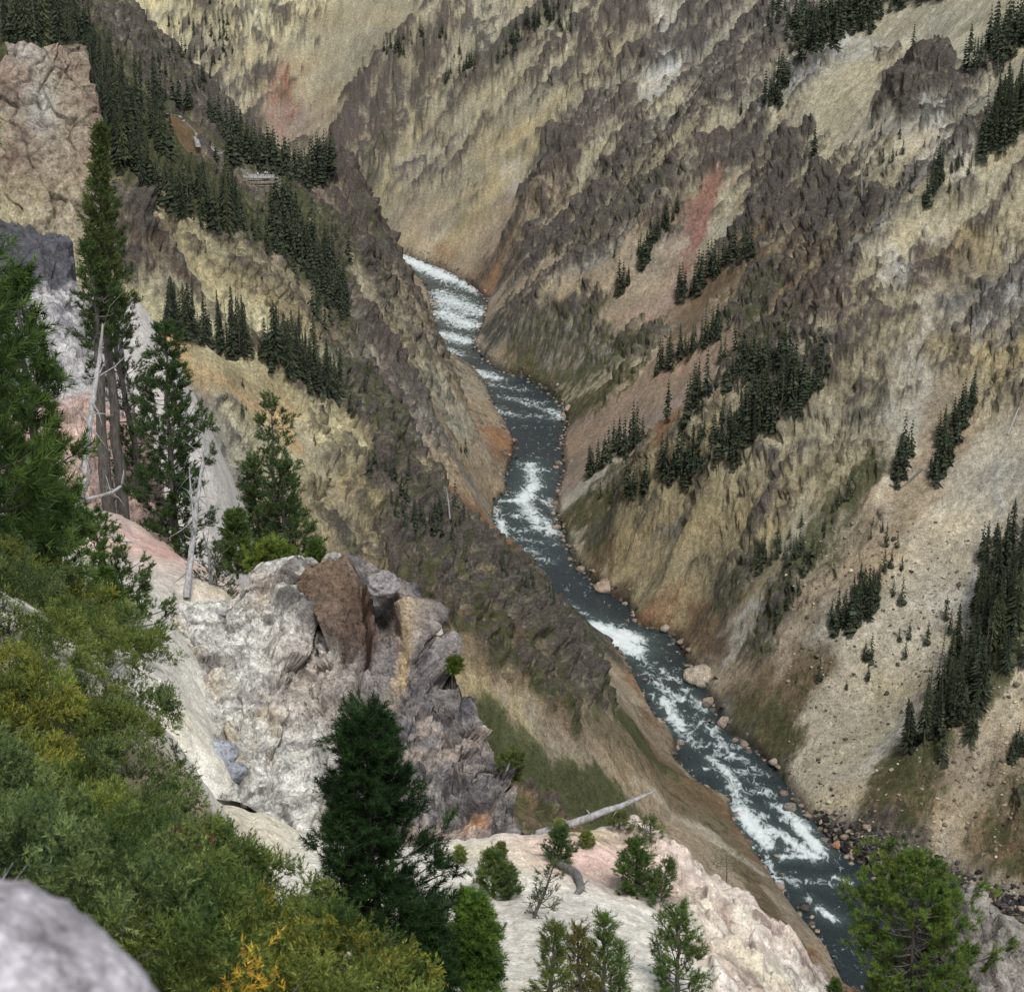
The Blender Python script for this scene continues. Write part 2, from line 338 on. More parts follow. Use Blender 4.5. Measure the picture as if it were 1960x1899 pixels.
# ---- rock and soil colours of the canyon: strokes laid on the ground as 3-D lines with a width in metres
# (sRGB colour, rockiness, greenery, half width in picture px at that distance, points)
KH=(160,150,120); KL=(180,171,141); PY=(202,192,148); DK=(104,97,88); DR_=(112,94,80); MV=(120,100,92); GE=(140,134,124)
TN=(170,152,124); RD=(150,98,82); PK=(164,142,120); OR=(150,112,78); SC=(192,182,158); BR=(128,108,80); GN=(92,96,58); WH=(198,194,182); OC=(172,156,114)
STROKES = [
 # far wall, upper left
 (PY,.45,0,60,[(400,20),(480,60),(540,40)]), (KL,.5,0,50,[(380,110),(430,160),(470,120)]), (DK,.8,.1,34,[(300,70),(330,130),(350,180),(300,190)]),
 (DK,.8,.1,26,[(420,130),(400,60),(430,20)]), (DR_,.8,0,20,[(500,120),(520,160),(480,200)]), (GE,.7,0,34,[(370,210),(440,215),(520,230)]),(PY,.3,0,22,[(300,10),(360,20)]),
 (KH,.05,0,50,[(700,0),(640,90),(590,140)]), (KH,.05,0,36,[(760,10),(700,110),(640,180)]), (PK,.1,0,22,[(640,150),(590,220),(560,262)]), (RD,.25,0,16,[(600,100),(560,150),(520,230)]), (RD,.2,0,12,[(650,130),(620,170),(590,200)]), (TN,.15,0,20,[(660,190),(620,240),(570,275)]),
 (DK,.95,.1,22,[(600,275),(660,200),(720,140),(780,70),(850,20)]), (MV,.7,0,24,[(640,320),(690,250),(730,200)]), (DK,.95,.15,20,[(640,380),(700,300),(760,240),(820,190),(900,120)]), (KH,.6,0,26,[(760,180),(830,100),(880,40)]),
 (DK,.9,.1,24,[(870,150),(940,110),(1000,50),(1040,10)]), (KL,.55,0,30,[(900,20),(960,10),(920,70)]), (KL,.7,0,30,[(1060,90),(1110,30)]),
 # big khaki face above the river bend
 (KH,.28,0,60,[(760,300),(850,250),(900,200)]), (KH,.22,0,70,[(800,380),(900,320),(980,250)]), (OC,.15,0,40,[(900,400),(960,330),(1040,240)]), (KH,.3,0,46,[(720,400),(760,340)]), (GE,.5,0,36,[(760,400),(800,330),(850,300)]),
 (TN,.08,0,22,[(745,420),(790,400),(850,370)]), (OC,.08,0,16,[(735,400),(765,375)]), (TN,.1,0,18,[(770,455),(830,430),(900,390)]), (OC,.05,0,8,[(800,480),(850,430),(880,400)]), (SC,.05,0,12,[(825,500),(890,440),(950,390),(990,340)]), (TN,.15,0,22,[(870,520),(930,470),(970,410)]), (DR_,.35,0,24,[(905,545),(950,480),(1000,420),(1030,380)]), (OR,.3,0,14,[(925,560),(950,520)]), (OR,.25,0,12,[(860,520),(900,500)]),
 (KH,.55,0,40,[(1050,160),(1130,120),(1200,90)]), (KL,.35,0,26,[(1120,200),(1220,160),(1300,120)]), (WH,.2,0,22,[(1230,200),(1260,150),(1280,110)]), (WH,.3,0,20,[(1230,10),(1270,40)]), (DK,.8,0,36,[(1180,30),(1240,90),(1320,60)]), (GE,.7,0,36,[(1280,110),(1360,90),(1440,100)]),
 # dark ribbed band
 (DK,.9,0,26,[(1030,330),(1090,260),(1150,200),(1200,210)]), (DR_,.85,0,28,[(990,470),(1040,380),(1090,310)]), (DK,.85,.05,28,[(1010,520),(1080,440),(1140,360),(1200,290)]), (KL,.35,0,14,[(1060,430),(1120,330),(1170,260),(1200,220)]), (KL,.3,0,20,[(1110,340),(1170,280),(1230,240),(1290,210)]),
 (DK,.85,.1,24,[(1080,520),(1150,450),(1210,390),(1270,350)]), (DK,.85,.1,22,[(1180,420),(1240,360),(1300,310)]), (GE,.7,0,30,[(1060,540),(1140,500),(1190,460)]), (KH,.6,0,26,[(1230,280),(1290,320),(1330,260)]), (GE,.55,0,26,[(1150,190),(1220,260),(1300,240)]),
 (TN,.12,0,14,[(940,585),(1000,550),(1060,520),(1110,500)]), (TN,.1,0,10,[(930,600),(980,570),(1030,540)]), (TN,.15,0,24,[(1050,545),(1130,540),(1180,500)]),
 (DK,.9,.05,24,[(925,640),(990,610),(1050,590),(1110,580)]), (DK,.8,.15,28,[(1000,650),(1080,640),(1140,610)]), (TN,.2,0,14,[(900,660),(950,700),(985,690)]), (GE,.6,.1,24,[(1040,680),(1120,690),(1190,670)]), (DK,.6,.35,26,[(1060,720),(1150,700),(1230,650)]), (KL,.5,.1,14,[(1080,760),(1160,730),(1240,690)]), (BR,.5,.35,18,[(1100,780),(1170,760)]), (BR,.6,.3,24,[(980,690),(1050,710),(1100,690)]), (WH,.6,.1,10,[(1070,650),(1110,625)]),
 # red chute and the pink scree below it
 ((148,110,94),.02,0,9,[(1385,330),(1360,380),(1330,430),(1300,470)]), (RD,.05,0,12,[(1350,440),(1310,490)]), (OC,.03,0,12,[(1430,380),(1395,430)]), (TN,.08,0,16,[(1290,480),(1250,540),(1200,600)]), (PK,.05,0,30,[(1260,560),(1200,620),(1280,600)]), (TN,.05,0,26,[(1170,600),(1220,570)]), (KL,.2,0,16,[(1410,350),(1400,440),(1370,480)]),
 (BR,.05,0,26,[(1420,500),(1350,560),(1310,600)]), (BR,.1,.05,20,[(1390,520),(1330,610)]), (PK,.08,0,24,[(1400,640),(1330,690),(1260,750)]), (PK,.06,0,20,[(1290,700),(1220,760),(1160,810),(1110,850)]), (OR,.05,0,9,[(1380,740),(1290,800),(1270,830)]), (PK,.06,0,22,[(1380,700),(1300,760),(1200,830),(1130,900)]), (SC,.08,0,14,[(1150,900),(1110,940),(1085,960)]), (PK,.1,0,18,[(1320,640),(1260,690)]), (PK,.2,.05,14,[(1090,830),(1150,790)]), (BR,.5,.4,12,[(1080,1000),(1110,990),(1140,980)]),
 # upper right
 (GE,.65,0,44,[(1390,120),(1460,100),(1530,130)]), (WH,.3,0,16,[(1480,190),(1530,150)]), (KL,.12,0,30,[(1500,220),(1560,190),(1640,120)]), (KL,.08,0,34,[(1600,220),(1680,140),(1720,60)]), (KL,.05,0,44,[(1700,50),(1800,60),(1900,20)]), (WH,.5,0,14,[(1560,130),(1600,90),(1620,60)]), (WH,.55,0,12,[(1660,70),(1690,110)]), (DK,.9,0,22,[(1760,100),(1780,170),(1750,230)]), (DK,.75,.05,24,[(1700,130),(1740,220)]), (WH,.55,0,20,[(1790,210),(1800,270),(1780,330)]), (GE,.7,0,24,[(1820,160),(1850,220),(1840,270)]),
 (KL,.06,0,26,[(1840,200),(1900,180),(1950,150)]), (KL,.05,0,24,[(1790,60),(1870,120)]), (WH,.7,0,14,[(1840,290),(1850,330),(1830,350)]), (KL,.15,0,20,[(1880,330),(1930,300),(1955,280)]),
 (DK,.8,.05,36,[(1480,330),(1540,380),(1600,420)]), (DK,.9,0,34,[(1500,260),(1440,310),(1450,400)]), (KL,.25,0,24,[(1560,300),(1620,330),(1700,300)]), (SC,.1,0,24,[(1640,250),(1700,240),(1760,280)]), (GE,.15,0,26,[(1760,360),(1700,430),(1650,470)]), (KH,.3,.05,26,[(1620,380),(1700,360)]), (DK,.7,0,22,[(1600,350),(1650,420)]), (BR,.6,0,40,[(1480,480),(1560,520),(1500,600)]), (OR,.4,0,26,[(1500,590),(1550,560)]), (DK,.6,.2,30,[(1400,620),(1450,560),(1450,700)]),
 (KL,.25,0,24,[(1730,480),(1800,430),(1850,380)]), (OC,.35,0,30,[(1800,400),(1830,460),(1880,500)]), (WH,.3,0,22,[(1700,500),(1720,540),(1800,470)]), (KL,.4,0,40,[(1880,420),(1930,360),(1950,450)]), (DR_,.75,0,24,[(1790,500),(1830,530),(1760,560)]), (KH,.6,0,50,[(1640,560),(1720,600),(1680,680)]), (GE,.55,0,40,[(1800,600),(1880,560),(1940,620)]), (WH,.5,0,24,[(1850,640),(1900,600),(1930,540)]), (OC,.4,0,34,[(1800,650),(1870,700),(1940,700)]), (KH,.7,0,50,[(1600,640),(1540,640),(1620,740)]), (SC,.2,0,14,[(1790,540),(1770,620),(1740,700),(1700,800)]), (KH,.5,.02,40,[(1680,760),(1640,840),(1700,700)]), (MV,.5,0,30,[(1560,580),(1620,600)]), (OC,.5,0,26,[(1870,800),(1900,730),(1930,770)]),
 # lower right yellow bluffs
 (OC,.4,0,34,[(1200,1000),(1290,960),(1380,920)]), (KH,.45,0,40,[(1440,860),(1520,830),(1580,790)]), (OC,.35,0,34,[(1480,980),(1420,1040),(1360,1100)]), (KL,.2,0,16,[(1540,920),(1530,1000),(1500,1060)]), (GE,.7,0,20,[(1470,940),(1450,1010)]), (OC,.3,0,30,[(1400,960),(1340,1030),(1280,1100)]), (GE,.55,0,20,[(1260,1070),(1300,1020)]), (OC,.25,0,26,[(1200,1060),(1260,1120),(1300,1160)]), (BR,.5,.1,20,[(1110,1060),(1150,1100),(1200,1140)]), (KL,.4,0,10,[(1090,1020),(1110,1070),(1150,1110)]), (DK,.7,.15,22,[(1180,960),(1150,1010)]),
 (DR_,.4,0,14,[(1440,1130),(1400,1190),(1360,1250),(1340,1290)]), (WH,.1,0,7,[(1490,1090),(1450,1150),(1390,1240)]), (OC,.2,0,20,[(1480,1100),(1430,1170)]), (DK,.85,.15,24,[(1380,1110),(1420,1150)]), (DK,.8,.2,28,[(1500,1120),(1480,1200),(1460,1230)]), (OR,.3,0,16,[(1240,1190),(1290,1150),(1330,1180)]), (BR,.4,0,18,[(1300,1230),(1360,1250),(1330,1200)]), (TN,.15,0,18,[(1560,1100),(1500,1260),(1440,1300)]), (KH,.35,.1,24,[(1580,920),(1610,1000),(1590,1080)]), (DK,.6,.45,26,[(1620,960),(1560,1050),(1660,900)]), (TN,.2,.08,36,[(1620,1040),(1680,960),(1660,1080)]),
 (BR,.3,.1,40,[(1450,1290),(1500,1350),(1540,1290)]), (BR,.45,.4,20,[(1420,1360),(1490,1420),(1530,1420)]), (GE,.5,.05,12,[(1380,1370),(1400,1410)]), (KL,.3,0,13,[(1320,1290),(1360,1300),(1350,1275)]), (TN,.3,0,20,[(1390,1290),(1440,1270)]), (DK,.8,.2,18,[(1430,1400),(1470,1460),(1500,1480)]),
 # pale scree fans
 (SC,0,0,60,[(1920,820),(1850,950),(1780,1080),(1700,1220),(1620,1360)]), (SC,0,0,44,[(1900,900),(1800,1150),(1720,1290)]), (SC,.05,.02,30,[(1660,1250),(1620,1350),(1560,1440)]), (TN,.05,.03,34,[(1800,800),(1750,900),(1700,1000),(1660,1120)]), (TN,.08,.04,30,[(1860,760),(1800,880),(1730,1010)]), (SC,0,0,16,[(1760,760),(1740,850),(1700,930),(1680,1010)]), (WH,.1,0,7,[(1930,830),(1900,1000),(1870,1120),(1860,1180),(1800,1280),(1700,1420),(1650,1480)]),
 (SC,.1,0,30,[(1510,1500),(1600,1500),(1660,1480)]), (SC,.1,0,22,[(1540,1540),(1600,1540)]), (KL,.1,.03,40,[(1620,1440),(1700,1330)]), (BR,.2,.3,24,[(1700,1480),(1740,1540),(1780,1480)]), (GN,.05,.9,18,[(1710,1470),(1760,1500)]), (TN,.1,.05,44,[(1900,1400),(1860,1500),(1820,1620)]), (SC,.05,0,14,[(1950,1310),(1880,1440),(1830,1560),(1810,1650)]), (BR,.3,.15,40,[(1920,1540),(1900,1620),(1940,1700)]), (DK,.7,0,24,[(1600,1590),(1680,1600),(1740,1620)]), (DK,.75,0,24,[(1700,1650),(1780,1600)]), (SC,.2,0,12,[(1670,1640),(1740,1645)]), (DK,.8,0,26,[(1800,1700),(1870,1730),(1900,1760)]), (SC,.1,0,14,[(1860,1680),(1930,1730),(1955,1770)]), (DK,.6,0,20,[(1820,1660),(1880,1720)]), (GN,.2,.7,30,[(1900,1250),(1850,1350),(1800,1420)]),
 # left bank slopes below the crags
 ((150,132,104),.05,.05,30,[(860,1260),(950,1330),(1050,1400),(1200,1500)]), (SC,.02,0,12,[(850,1250),(930,1320),(1040,1390)]), (OC,.03,.02,16,[(880,1310),(960,1350),(1030,1410),(1100,1460)]), (TN,.02,0,20,[(1060,1420),(1180,1500),(1300,1590),(1420,1690)]), (SC,.02,0,6,[(1050,1400),(1200,1490),(1330,1580),(1430,1650)]), (GN,.02,.75,22,[(930,1400),(1010,1460),(1100,1510),(1180,1540)]), (GN,.02,.7,14,[(1200,1410),(1260,1460),(1330,1520)]), ((140,124,96),.05,.1,20,[(1140,1400),(1240,1470),(1350,1560),(1430,1620)]), (TN,.02,0,26,[(1090,1210),(1160,1300),(1230,1390)]), (TN,.04,.02,20,[(1110,1230),(1180,1290),(1240,1360)]), ((150,132,104),.05,.03,14,[(1180,1330),(1250,1400),(1290,1450)]), (OR,.25,0,6,[(1195,1262),(1232,1340),(1252,1390)]), (OR,.3,0,7,[(1380,1545),(1400,1590),(1440,1640)]), (BR,.1,0,20,[(1260,1450),(1330,1520),(1380,1560)]), (BR,.05,.2,14,[(1000,1560),(1060,1590)]),
 (TN,.05,.05,14,[(1480,1720),(1540,1790),(1600,1860)]), (OR,.3,0,7,[(1490,1730),(1560,1820),(1610,1899)]), (GN,.02,.85,26,[(1500,1850),(1540,1899),(1480,1899)]), (BR,.05,.1,20,[(1440,1690),(1500,1790)]), (OC,.05,.05,14,[(1460,1760),(1540,1850)]), (OR,.5,0,14,[(1020,1530),(1060,1560)]),
 # dark crag ribs
 (DR_,.95,.1,44,[(760,940),(860,1020),(920,1090)]), (DK,.95,.1,40,[(800,1050),(880,1150),(960,1180)]), (BR,.75,.15,40,[(850,1200),(950,1280),(1040,1320)]), (DK,.95,.08,34,[(1000,1180),(1060,1250),(1120,1340)]), (OC,.6,.05,12,[(935,1070),(945,1130),(960,1180)]), (BR,.7,.2,26,[(900,1150),(980,1250)]), (DK,.9,.1,26,[(1010,1110),(1060,1180),(1110,1200)]), (OC,.5,.1,20,[(700,960),(740,1020)]), (BR,.4,.2,20,[(1060,1370),(1100,1400)]),
 # yellow slope and the ridge above it
 ((206,172,118),.05,0,24,[(330,660),(400,720),(470,760),(560,830)]), (OC,.05,0,16,[(400,690),(480,740),(600,810)]), (PY,.1,0,18,[(340,640),(390,680),(350,680)]), (PY,.3,0,34,[(420,790),(480,860),(560,900)]), (PY,.3,0,30,[(600,800),(640,850),(700,900)]), (OC,.35,0,24,[(640,780),(680,830)]), (PY,.3,0,26,[(480,690),(540,730),(600,770)]), (GE,.4,0,26,[(430,830),(400,780),(480,900)]), (OC,.4,0,34,[(540,960),(600,1000),(660,960)]), (DK,.7,.1,30,[(620,980),(660,1030),(700,1000)]), (OC,.55,0,30,[(680,960),(700,1050)]), (KL,.3,0,18,[(590,870),(650,920)]),
 # striated cliff
 ((184,170,126),.3,0,40,[(330,430),(380,500),(440,540)]), ((172,160,122),.32,0,34,[(420,470),(500,520),(560,560)]), ((168,156,120),.32,0,30,[(480,560),(540,600),(600,640)]), (PY,.25,0,22,[(390,560),(440,590),(520,630)]), (DR_,.45,0,16,[(280,410),(330,430),(300,470)]), (DR_,.7,0,18,[(540,540),(590,600),(620,640)]), (MV,.45,.05,12,[(440,440),(520,490),(560,520)]), (DR_,.4,0,9,[(360,500),(370,560)]),
 # left bank wall
 (KH,.42,0,40,[(700,560),(750,620),(780,680)]), (GE,.5,0,34,[(680,620),(720,700),(760,740)]), (TN,.5,0,26,[(760,540),(810,600),(840,660)]), (PK,.1,0,10,[(780,530),(805,555)]), (KL,.4,0,22,[(690,530),(700,580)]), (MV,.75,0,20,[(730,620),(745,700),(760,760)]), (KL,.5,0,24,[(840,740),(880,780),(860,800)]), (TN,.5,0,26,[(860,700),(900,760),(940,800)]), (OR,.45,0,9,[(950,820),(975,840),(960,870)]), (TN,.4,0,24,[(850,820),(900,870),(930,900)]), (OR,.15,0,18,[(870,950),(910,980),(930,1010)]), (TN,.2,0,24,[(840,900),(890,950)]), (GE,.4,0,16,[(860,860),(900,920)]), (DK,.8,.2,26,[(760,800),(800,860)]), (GE,.75,.15,34,[(680,760),(720,820),(780,840)]), (OC,.6,0,14,[(690,870),(760,880),(830,930)]),
 # dark crag behind and wooded spur
 ((84,62,62),1,0,30,[(640,310),(660,360),(690,400)]), ((78,68,64),1,.1,30,[(700,400),(720,460),(700,500)]), ((82,70,62),.9,.2,34,[(620,460),(650,520),(660,600)]), ((88,84,72),.5,.5,40,[(560,420),(600,480),(620,540)]),
 ((124,98,62),.02,.02,16,[(330,230),(345,280),(370,320)]), ((128,104,72),.05,.1,16,[(360,290),(400,330),(440,350)]), ((140,132,112),.5,0,20,[(430,370),(480,390),(500,360)]), ((80,76,60),.3,.6,40,[(200,160),(240,240),(280,300)]), ((80,78,62),.3,.6,40,[(300,340),(360,370),(480,440)]), ((84,80,64),.3,.6,30,[(480,300),(540,330),(600,330)]), ((70,70,56),.3,.6,40,[(40,60),(100,40)]), ((150,140,126),.6,0,10,[(400,290),(420,310)]),
]
zm = lambda XY: macro(XY)[0]
_U, _V, _ix = [], [], []
for k, (c, rk, vg, wd, pts) in enumerate(STROKES):
    for p in pts: _U.append(p[0]); _V.append(p[1]); _ix.append(k)
HITS, _ok = march(_U, _V, zm, n=700); _ix = np.array(_ix)
PSEG = []                               # (A, B, width m, stroke)
for k, (c, rk, vg, wd, pts) in enumerate(STROKES):
    H = HITS[_ix == k]; dist = np.linalg.norm(H-[0, 0, CAMZ], axis=1)
    for i in range(len(H)-1):
        if np.linalg.norm(H[i+1]-H[i]) < 260: PSEG.append((H[i], H[i+1], wd*0.5*(dist[i]+dist[i+1])/FPX, k))
# coarse evaluation, then read back with a warp so that the borders break up
cr, cc = 5, 4
ri = np.arange(0, NRf, cr); ci = np.arange(0, NCf, cc)
if ri[-1] != NRf-1: ri = np.append(ri, NRf-1)
if ci[-1] != NCf-1: ci = np.append(ci, NCf-1)
Pc = np.stack([GX[np.ix_(ri, ci)], GY[np.ix_(ri, ci)], Z0.reshape(NRf, NCf)[np.ix_(ri, ci)]], -1).reshape(-1, 3)
def paint(Pc):
    acc = np.zeros((len(Pc), 5)); den = np.full(len(Pc), 1e-6); 
    acc += np.concatenate([S(*KH), [.45, .03]])*1e-6
    for A, B, W, k in PSEG:
        lo = np.minimum(A, B)-W*16; hi = np.maximum(A, B)+W*16
        m = np.where(np.all((Pc > lo) & (Pc < hi), axis=1))[0]
        if len(m) == 0: continue
        d, t = seg_dist(Pc[m], A, B); q = d/W
        wgt = 1/(q*q+.35)**3
        c, rk, vg = STROKES[k][0], STROKES[k][1], STROKES[k][2]
        wgt = wgt/(W**.3)
        acc[m] += wgt[:, None]*np.concatenate([S(*c), [rk, vg]])[None]; den[m] += wgt
    return acc/den[:, None]
PAINT = paint(Pc).reshape(len(ri), len(ci), 5)
fr = np.interp(np.arange(NRf), ri, np.arange(len(ri)))[:, None]+np.zeros((1, NCf))
fc = np.interp(np.arange(NCf), ci, np.arange(len(ci)))[None, :]+np.zeros((NRf, 1))
wx = fbm2(GX/14, GY/14, 4).reshape(NRf, NCf); wy = fbm2(GX/14+50, GY/14+9, 4).reshape(NRf, NCf)
fr = np.clip(fr+wy*1.6, 0, len(ri)-1.001); fc = np.clip(fc+wx*5, 0, len(ci)-1.001)
i0 = fr.astype(int); j0 = fc.astype(int); a = (fr-i0)[..., None]; b = (fc-j0)[..., None]
PT = (PAINT[i0, j0]*(1-a)*(1-b)+PAINT[i0+1, j0]*a*(1-b)+PAINT[i0, j0+1]*(1-a)*b+PAINT[i0+1, j0+1]*a*b).reshape(-1, 5)
CB, RK, VG = PT[:, :3]*.85+PT[:, :3].mean(1)[:, None]*.15, np.clip(PT[:, 3], 0, 1), np.clip(PT[:, 4], 0, 1)

# ---- relief 1: gullies and ribs that follow the fall line (height)
x, y = XY[:, 0], XY[:, 1]
s_, t_ = Sg, Tg+Z0*0.5
ws_ = fbm2(x/45, y/45, 3)*16+fbm2(x/12+5, y/12, 3)*5
on = smooth(2, 34, DR)*(SIDE != 2)
g1 = fbm2((s_+ws_)/46, t_/190, 3, ridged=True)
g2 = fbm2((s_+ws_*1.3)/17+31, t_/64+7, 3, .55, ridged=True)
g3 = fbm2((s_+ws_)/5.5+3, t_/20+5, 3, .6, ridged=True)
live = smooth(.08, .3, RK)
RK = np.clip(RK+((g1-.3)*.35+(g2-.3)*.5)*live, 0, 1.05)
rough = np.clip(RK*1.1, 0, 1.1)
Z1 = Z0+on*(9.0*(g1-.25)*(.25+.75*rough)+(g2-.2)*(.4+5.0*rough)+(g3-.2)*(.25+.5*rough))
Z1 = np.where(SIDE == 2, Z0, np.maximum(Z1, np.minimum(Z0, .8)))
# ---- relief 2: broken rock, pushed out along the slope's own normal (3-D)
P1 = np.stack([x, y, Z1], 1).reshape(NRf, NCf, 3)
def bbox(A, ry, rx):                    # box blur
    for ax, r in ((0, ry), (1, rx)):
        if r < 1: continue
        B_ = np.concatenate([np.repeat(np.take(A, [0], ax), r+1, ax), A, np.repeat(np.take(A, [-1], ax), r, ax)], ax); c_ = np.cumsum(B_, ax)
        n_ = A.shape[ax]; A = (np.take(c_, np.arange(2*r+1, 2*r+1+n_), ax)-np.take(c_, np.arange(0, n_), ax))/(2*r+1)
    return A
Nm = np.cross(np.gradient(P1, axis=1), np.gradient(P1, axis=0)); Nm *= np.sign(Nm[..., 2:3]+1e-12); Nm /= np.linalg.norm(Nm, axis=-1, keepdims=True)+1e-9
Nm = bbox(Nm, 4, 6); Nm /= np.linalg.norm(Nm, axis=-1, keepdims=True)+1e-9; Nm = Nm.reshape(-1, 3)
inn = np.where((np.abs(np.arctan2(x, y)) < .345) & (y > 150) & (SIDE != 2) & (y < 1900))[0]
pi_ = P1.reshape(-1, 3)[inn]; rg = rough[inn]; o_ = on[inn]
D1 = np.zeros(len(inn)); Da = fbm3(pi_/[16, 16, 11], 3, .55); Db = fbm3(pi_/4.6+3, 4, .62)
hard = np.where(rg > .14)[0]; FE = np.ones(len(inn)); FI = np.full(len(inn), .5); fq = np.zeros(len(inn))
q1, e1_, i1_ = facets(pi_[hard], 7.5, 3, (1.15, 1, .7), 1.2, .8); q2, e2_, i2_ = facets(pi_[hard], 2.9, 11, (1, 1, .8), 1.2, .7)
_k = smooth(.14, .55, rg[hard]); fq[hard] = _k*(q1*2.0+q2*1.1); FE[hard] = np.minimum(smooth(0, .07, e1_), .45+.55*smooth(0, .10, e2_)); FI[hard] = i1_*.4+i2_*.6
D1 = o_*(Da*(.8+5.0*rg)+Db*(.25+3.0*rg)+fq)
led = (SIDE[inn] == 20); D1 += led*o_*(np.sin(pi_[:, 2]*1.0+Da*3)*.55)*rg
OFF = np.zeros((len(x), 3)); OFF[inn] = Nm[inn]*D1[:, None]
PF = P1.reshape(-1, 3)+OFF; Z = PF[:, 2]
# ---- colour: what stands proud is bare dark rock, what lies in the hollows is pale debris
rel = np.zeros(len(x)); rel[inn] = D1; rel = rel+on*(9.0*(g1-.25)*(.25+.75*rough)+(g2-.2)*(5.0*rough))*.8; R2 = rel.reshape(NRf, NCf)
lo = R2-bbox(R2, 14, 20); hi = R2-bbox(R2, 3, 4); lo = lo.ravel(); hi = hi.ravel()
sc_l = .6+3.4*rough; prom = np.clip(lo/sc_l, -1.2, 1.2)*.55+np.clip(hi/(.3+1.2*rough), -1, 1)*.22
nz3 = np.zeros(len(x)); nz3[inn] = fbm3(pi_/5.0+20, 5, .72)
dk = prom*.9+nz3*.95+RK*.95-.82
m_dark = smooth(-.07, .10, dk)*smooth(.12, .32, RK)
m_pale = smooth(.0, .5, -(prom+nz3*.4))*smooth(.15, .4, RK)
kk = np.zeros(len(x)); kk[inn] = smooth(.16, .55, rg); fe = np.ones(len(x)); fe[inn] = FE; fi = np.full(len(x), .5); fi[inn] = FI
col = CB*(1+.20*fbm2(x/22, y/22+Z/20, 3)[:, None])
streak = fbm2((s_+ws_)/5.0, t_/50, 4, .62); col *= (1+.26*streak*(1-.7*RK))[:, None]
col *= (1+.42*nz3)[:, None]
warm = fbm2(x/50+7, y/50+Z/35, 3)[:, None]; col *= 1+warm*np.array([.16, .06, -.12])
col = col*(1-.45*m_pale[:, None])+S(190, 180, 150)*.45*m_pale[:, None]
dn = np.zeros(len(x)); dn[inn] = fbm3(pi_/2.6+5, 3, .7)
dark_c = S(92, 88, 80)*(1+.9*dn)[:, None]*(1+warm*np.array([.25, .05, -.10]))
col = col*(1-.74*m_dark[:, None])+dark_c*.74*m_dark[:, None]
fl = smooth(.12, .3, dn)*m_dark*.6; col = col*(1-fl[:, None])+S(172, 162, 136)*fl[:, None]
col *= (1+(fi-.5)*.5*kk)[:, None]; col *= (1-.38*(1-fe)*kk)[:, None]
vm = smooth(.55-.85*VG, .75-.85*VG, .5+nz3*1.0)*smooth(.03, .12, VG)
gcol = S(82, 85, 54)*(1+.6*dn)[:, None]
col = col*(1-.78*vm[:, None])+gcol*.78*vm[:, None]
wet = (1-smooth(.8, 4.5, Z))*(SIDE != 2)
col *= (1-.55*wet)[:, None]
col = np.where((SIDE == 2)[:, None], S(60, 62, 56)[None], np.clip(col, .01, .85))
M_ROCK = rock_material('canyon_rock', .05, .55, 2.2, bump=.9, dist=.8, speck=.45, speck_scale=.9, crag=.26, contrast=.95)
far = add_mesh('canyon_terrain', PF, grid_faces(NRf, NCf), [M_ROCK], smooth_shade=True, colors=col, attrs={'rock': np.clip((.5+.35*m_dark)*RK*on*(1-.6*vm), 0, 1)})
tag(far, kind='structure')
ZG = Z1.reshape(NRf, NCf); OG = OFF.reshape(NRf, NCf, 3)
def _ij(px, py):
    px = np.asarray(px, float); py = np.asarray(py, float); r = np.hypot(px, py); t = np.arctan2(px, py)
    fi_ = np.clip(np.interp(r, rr, np.arange(NRf)), 0, NRf-1.001); fj_ = np.clip(np.interp(t, th, np.arange(NCf)), 0, NCf-1.001)
    i = fi_.astype(int); j = fj_.astype(int); return i, j, fi_-i, fj_-j
def ground(px, py):                     # terrain height from the grid
    i, j, a, b = _ij(px, py)
    return ZG[i, j]*(1-a)*(1-b)+ZG[i+1, j]*a*(1-b)+ZG[i, j+1]*(1-a)*b+ZG[i+1, j+1]*a*b
def march_far(u, v, y0=95):
    H, ok = march(u, v, lambda q: ground(q[:, 0], q[:, 1]), y0=y0, n=1400); i, j, a, b = _ij(H[:, 0], H[:, 1]); a = a[:, None]; b = b[:, None]
    return H+OG[i, j]*(1-a)*(1-b)+OG[i+1, j]*a*(1-b)+OG[i, j+1]*(1-a)*b+OG[i+1, j+1]*a*b, ok
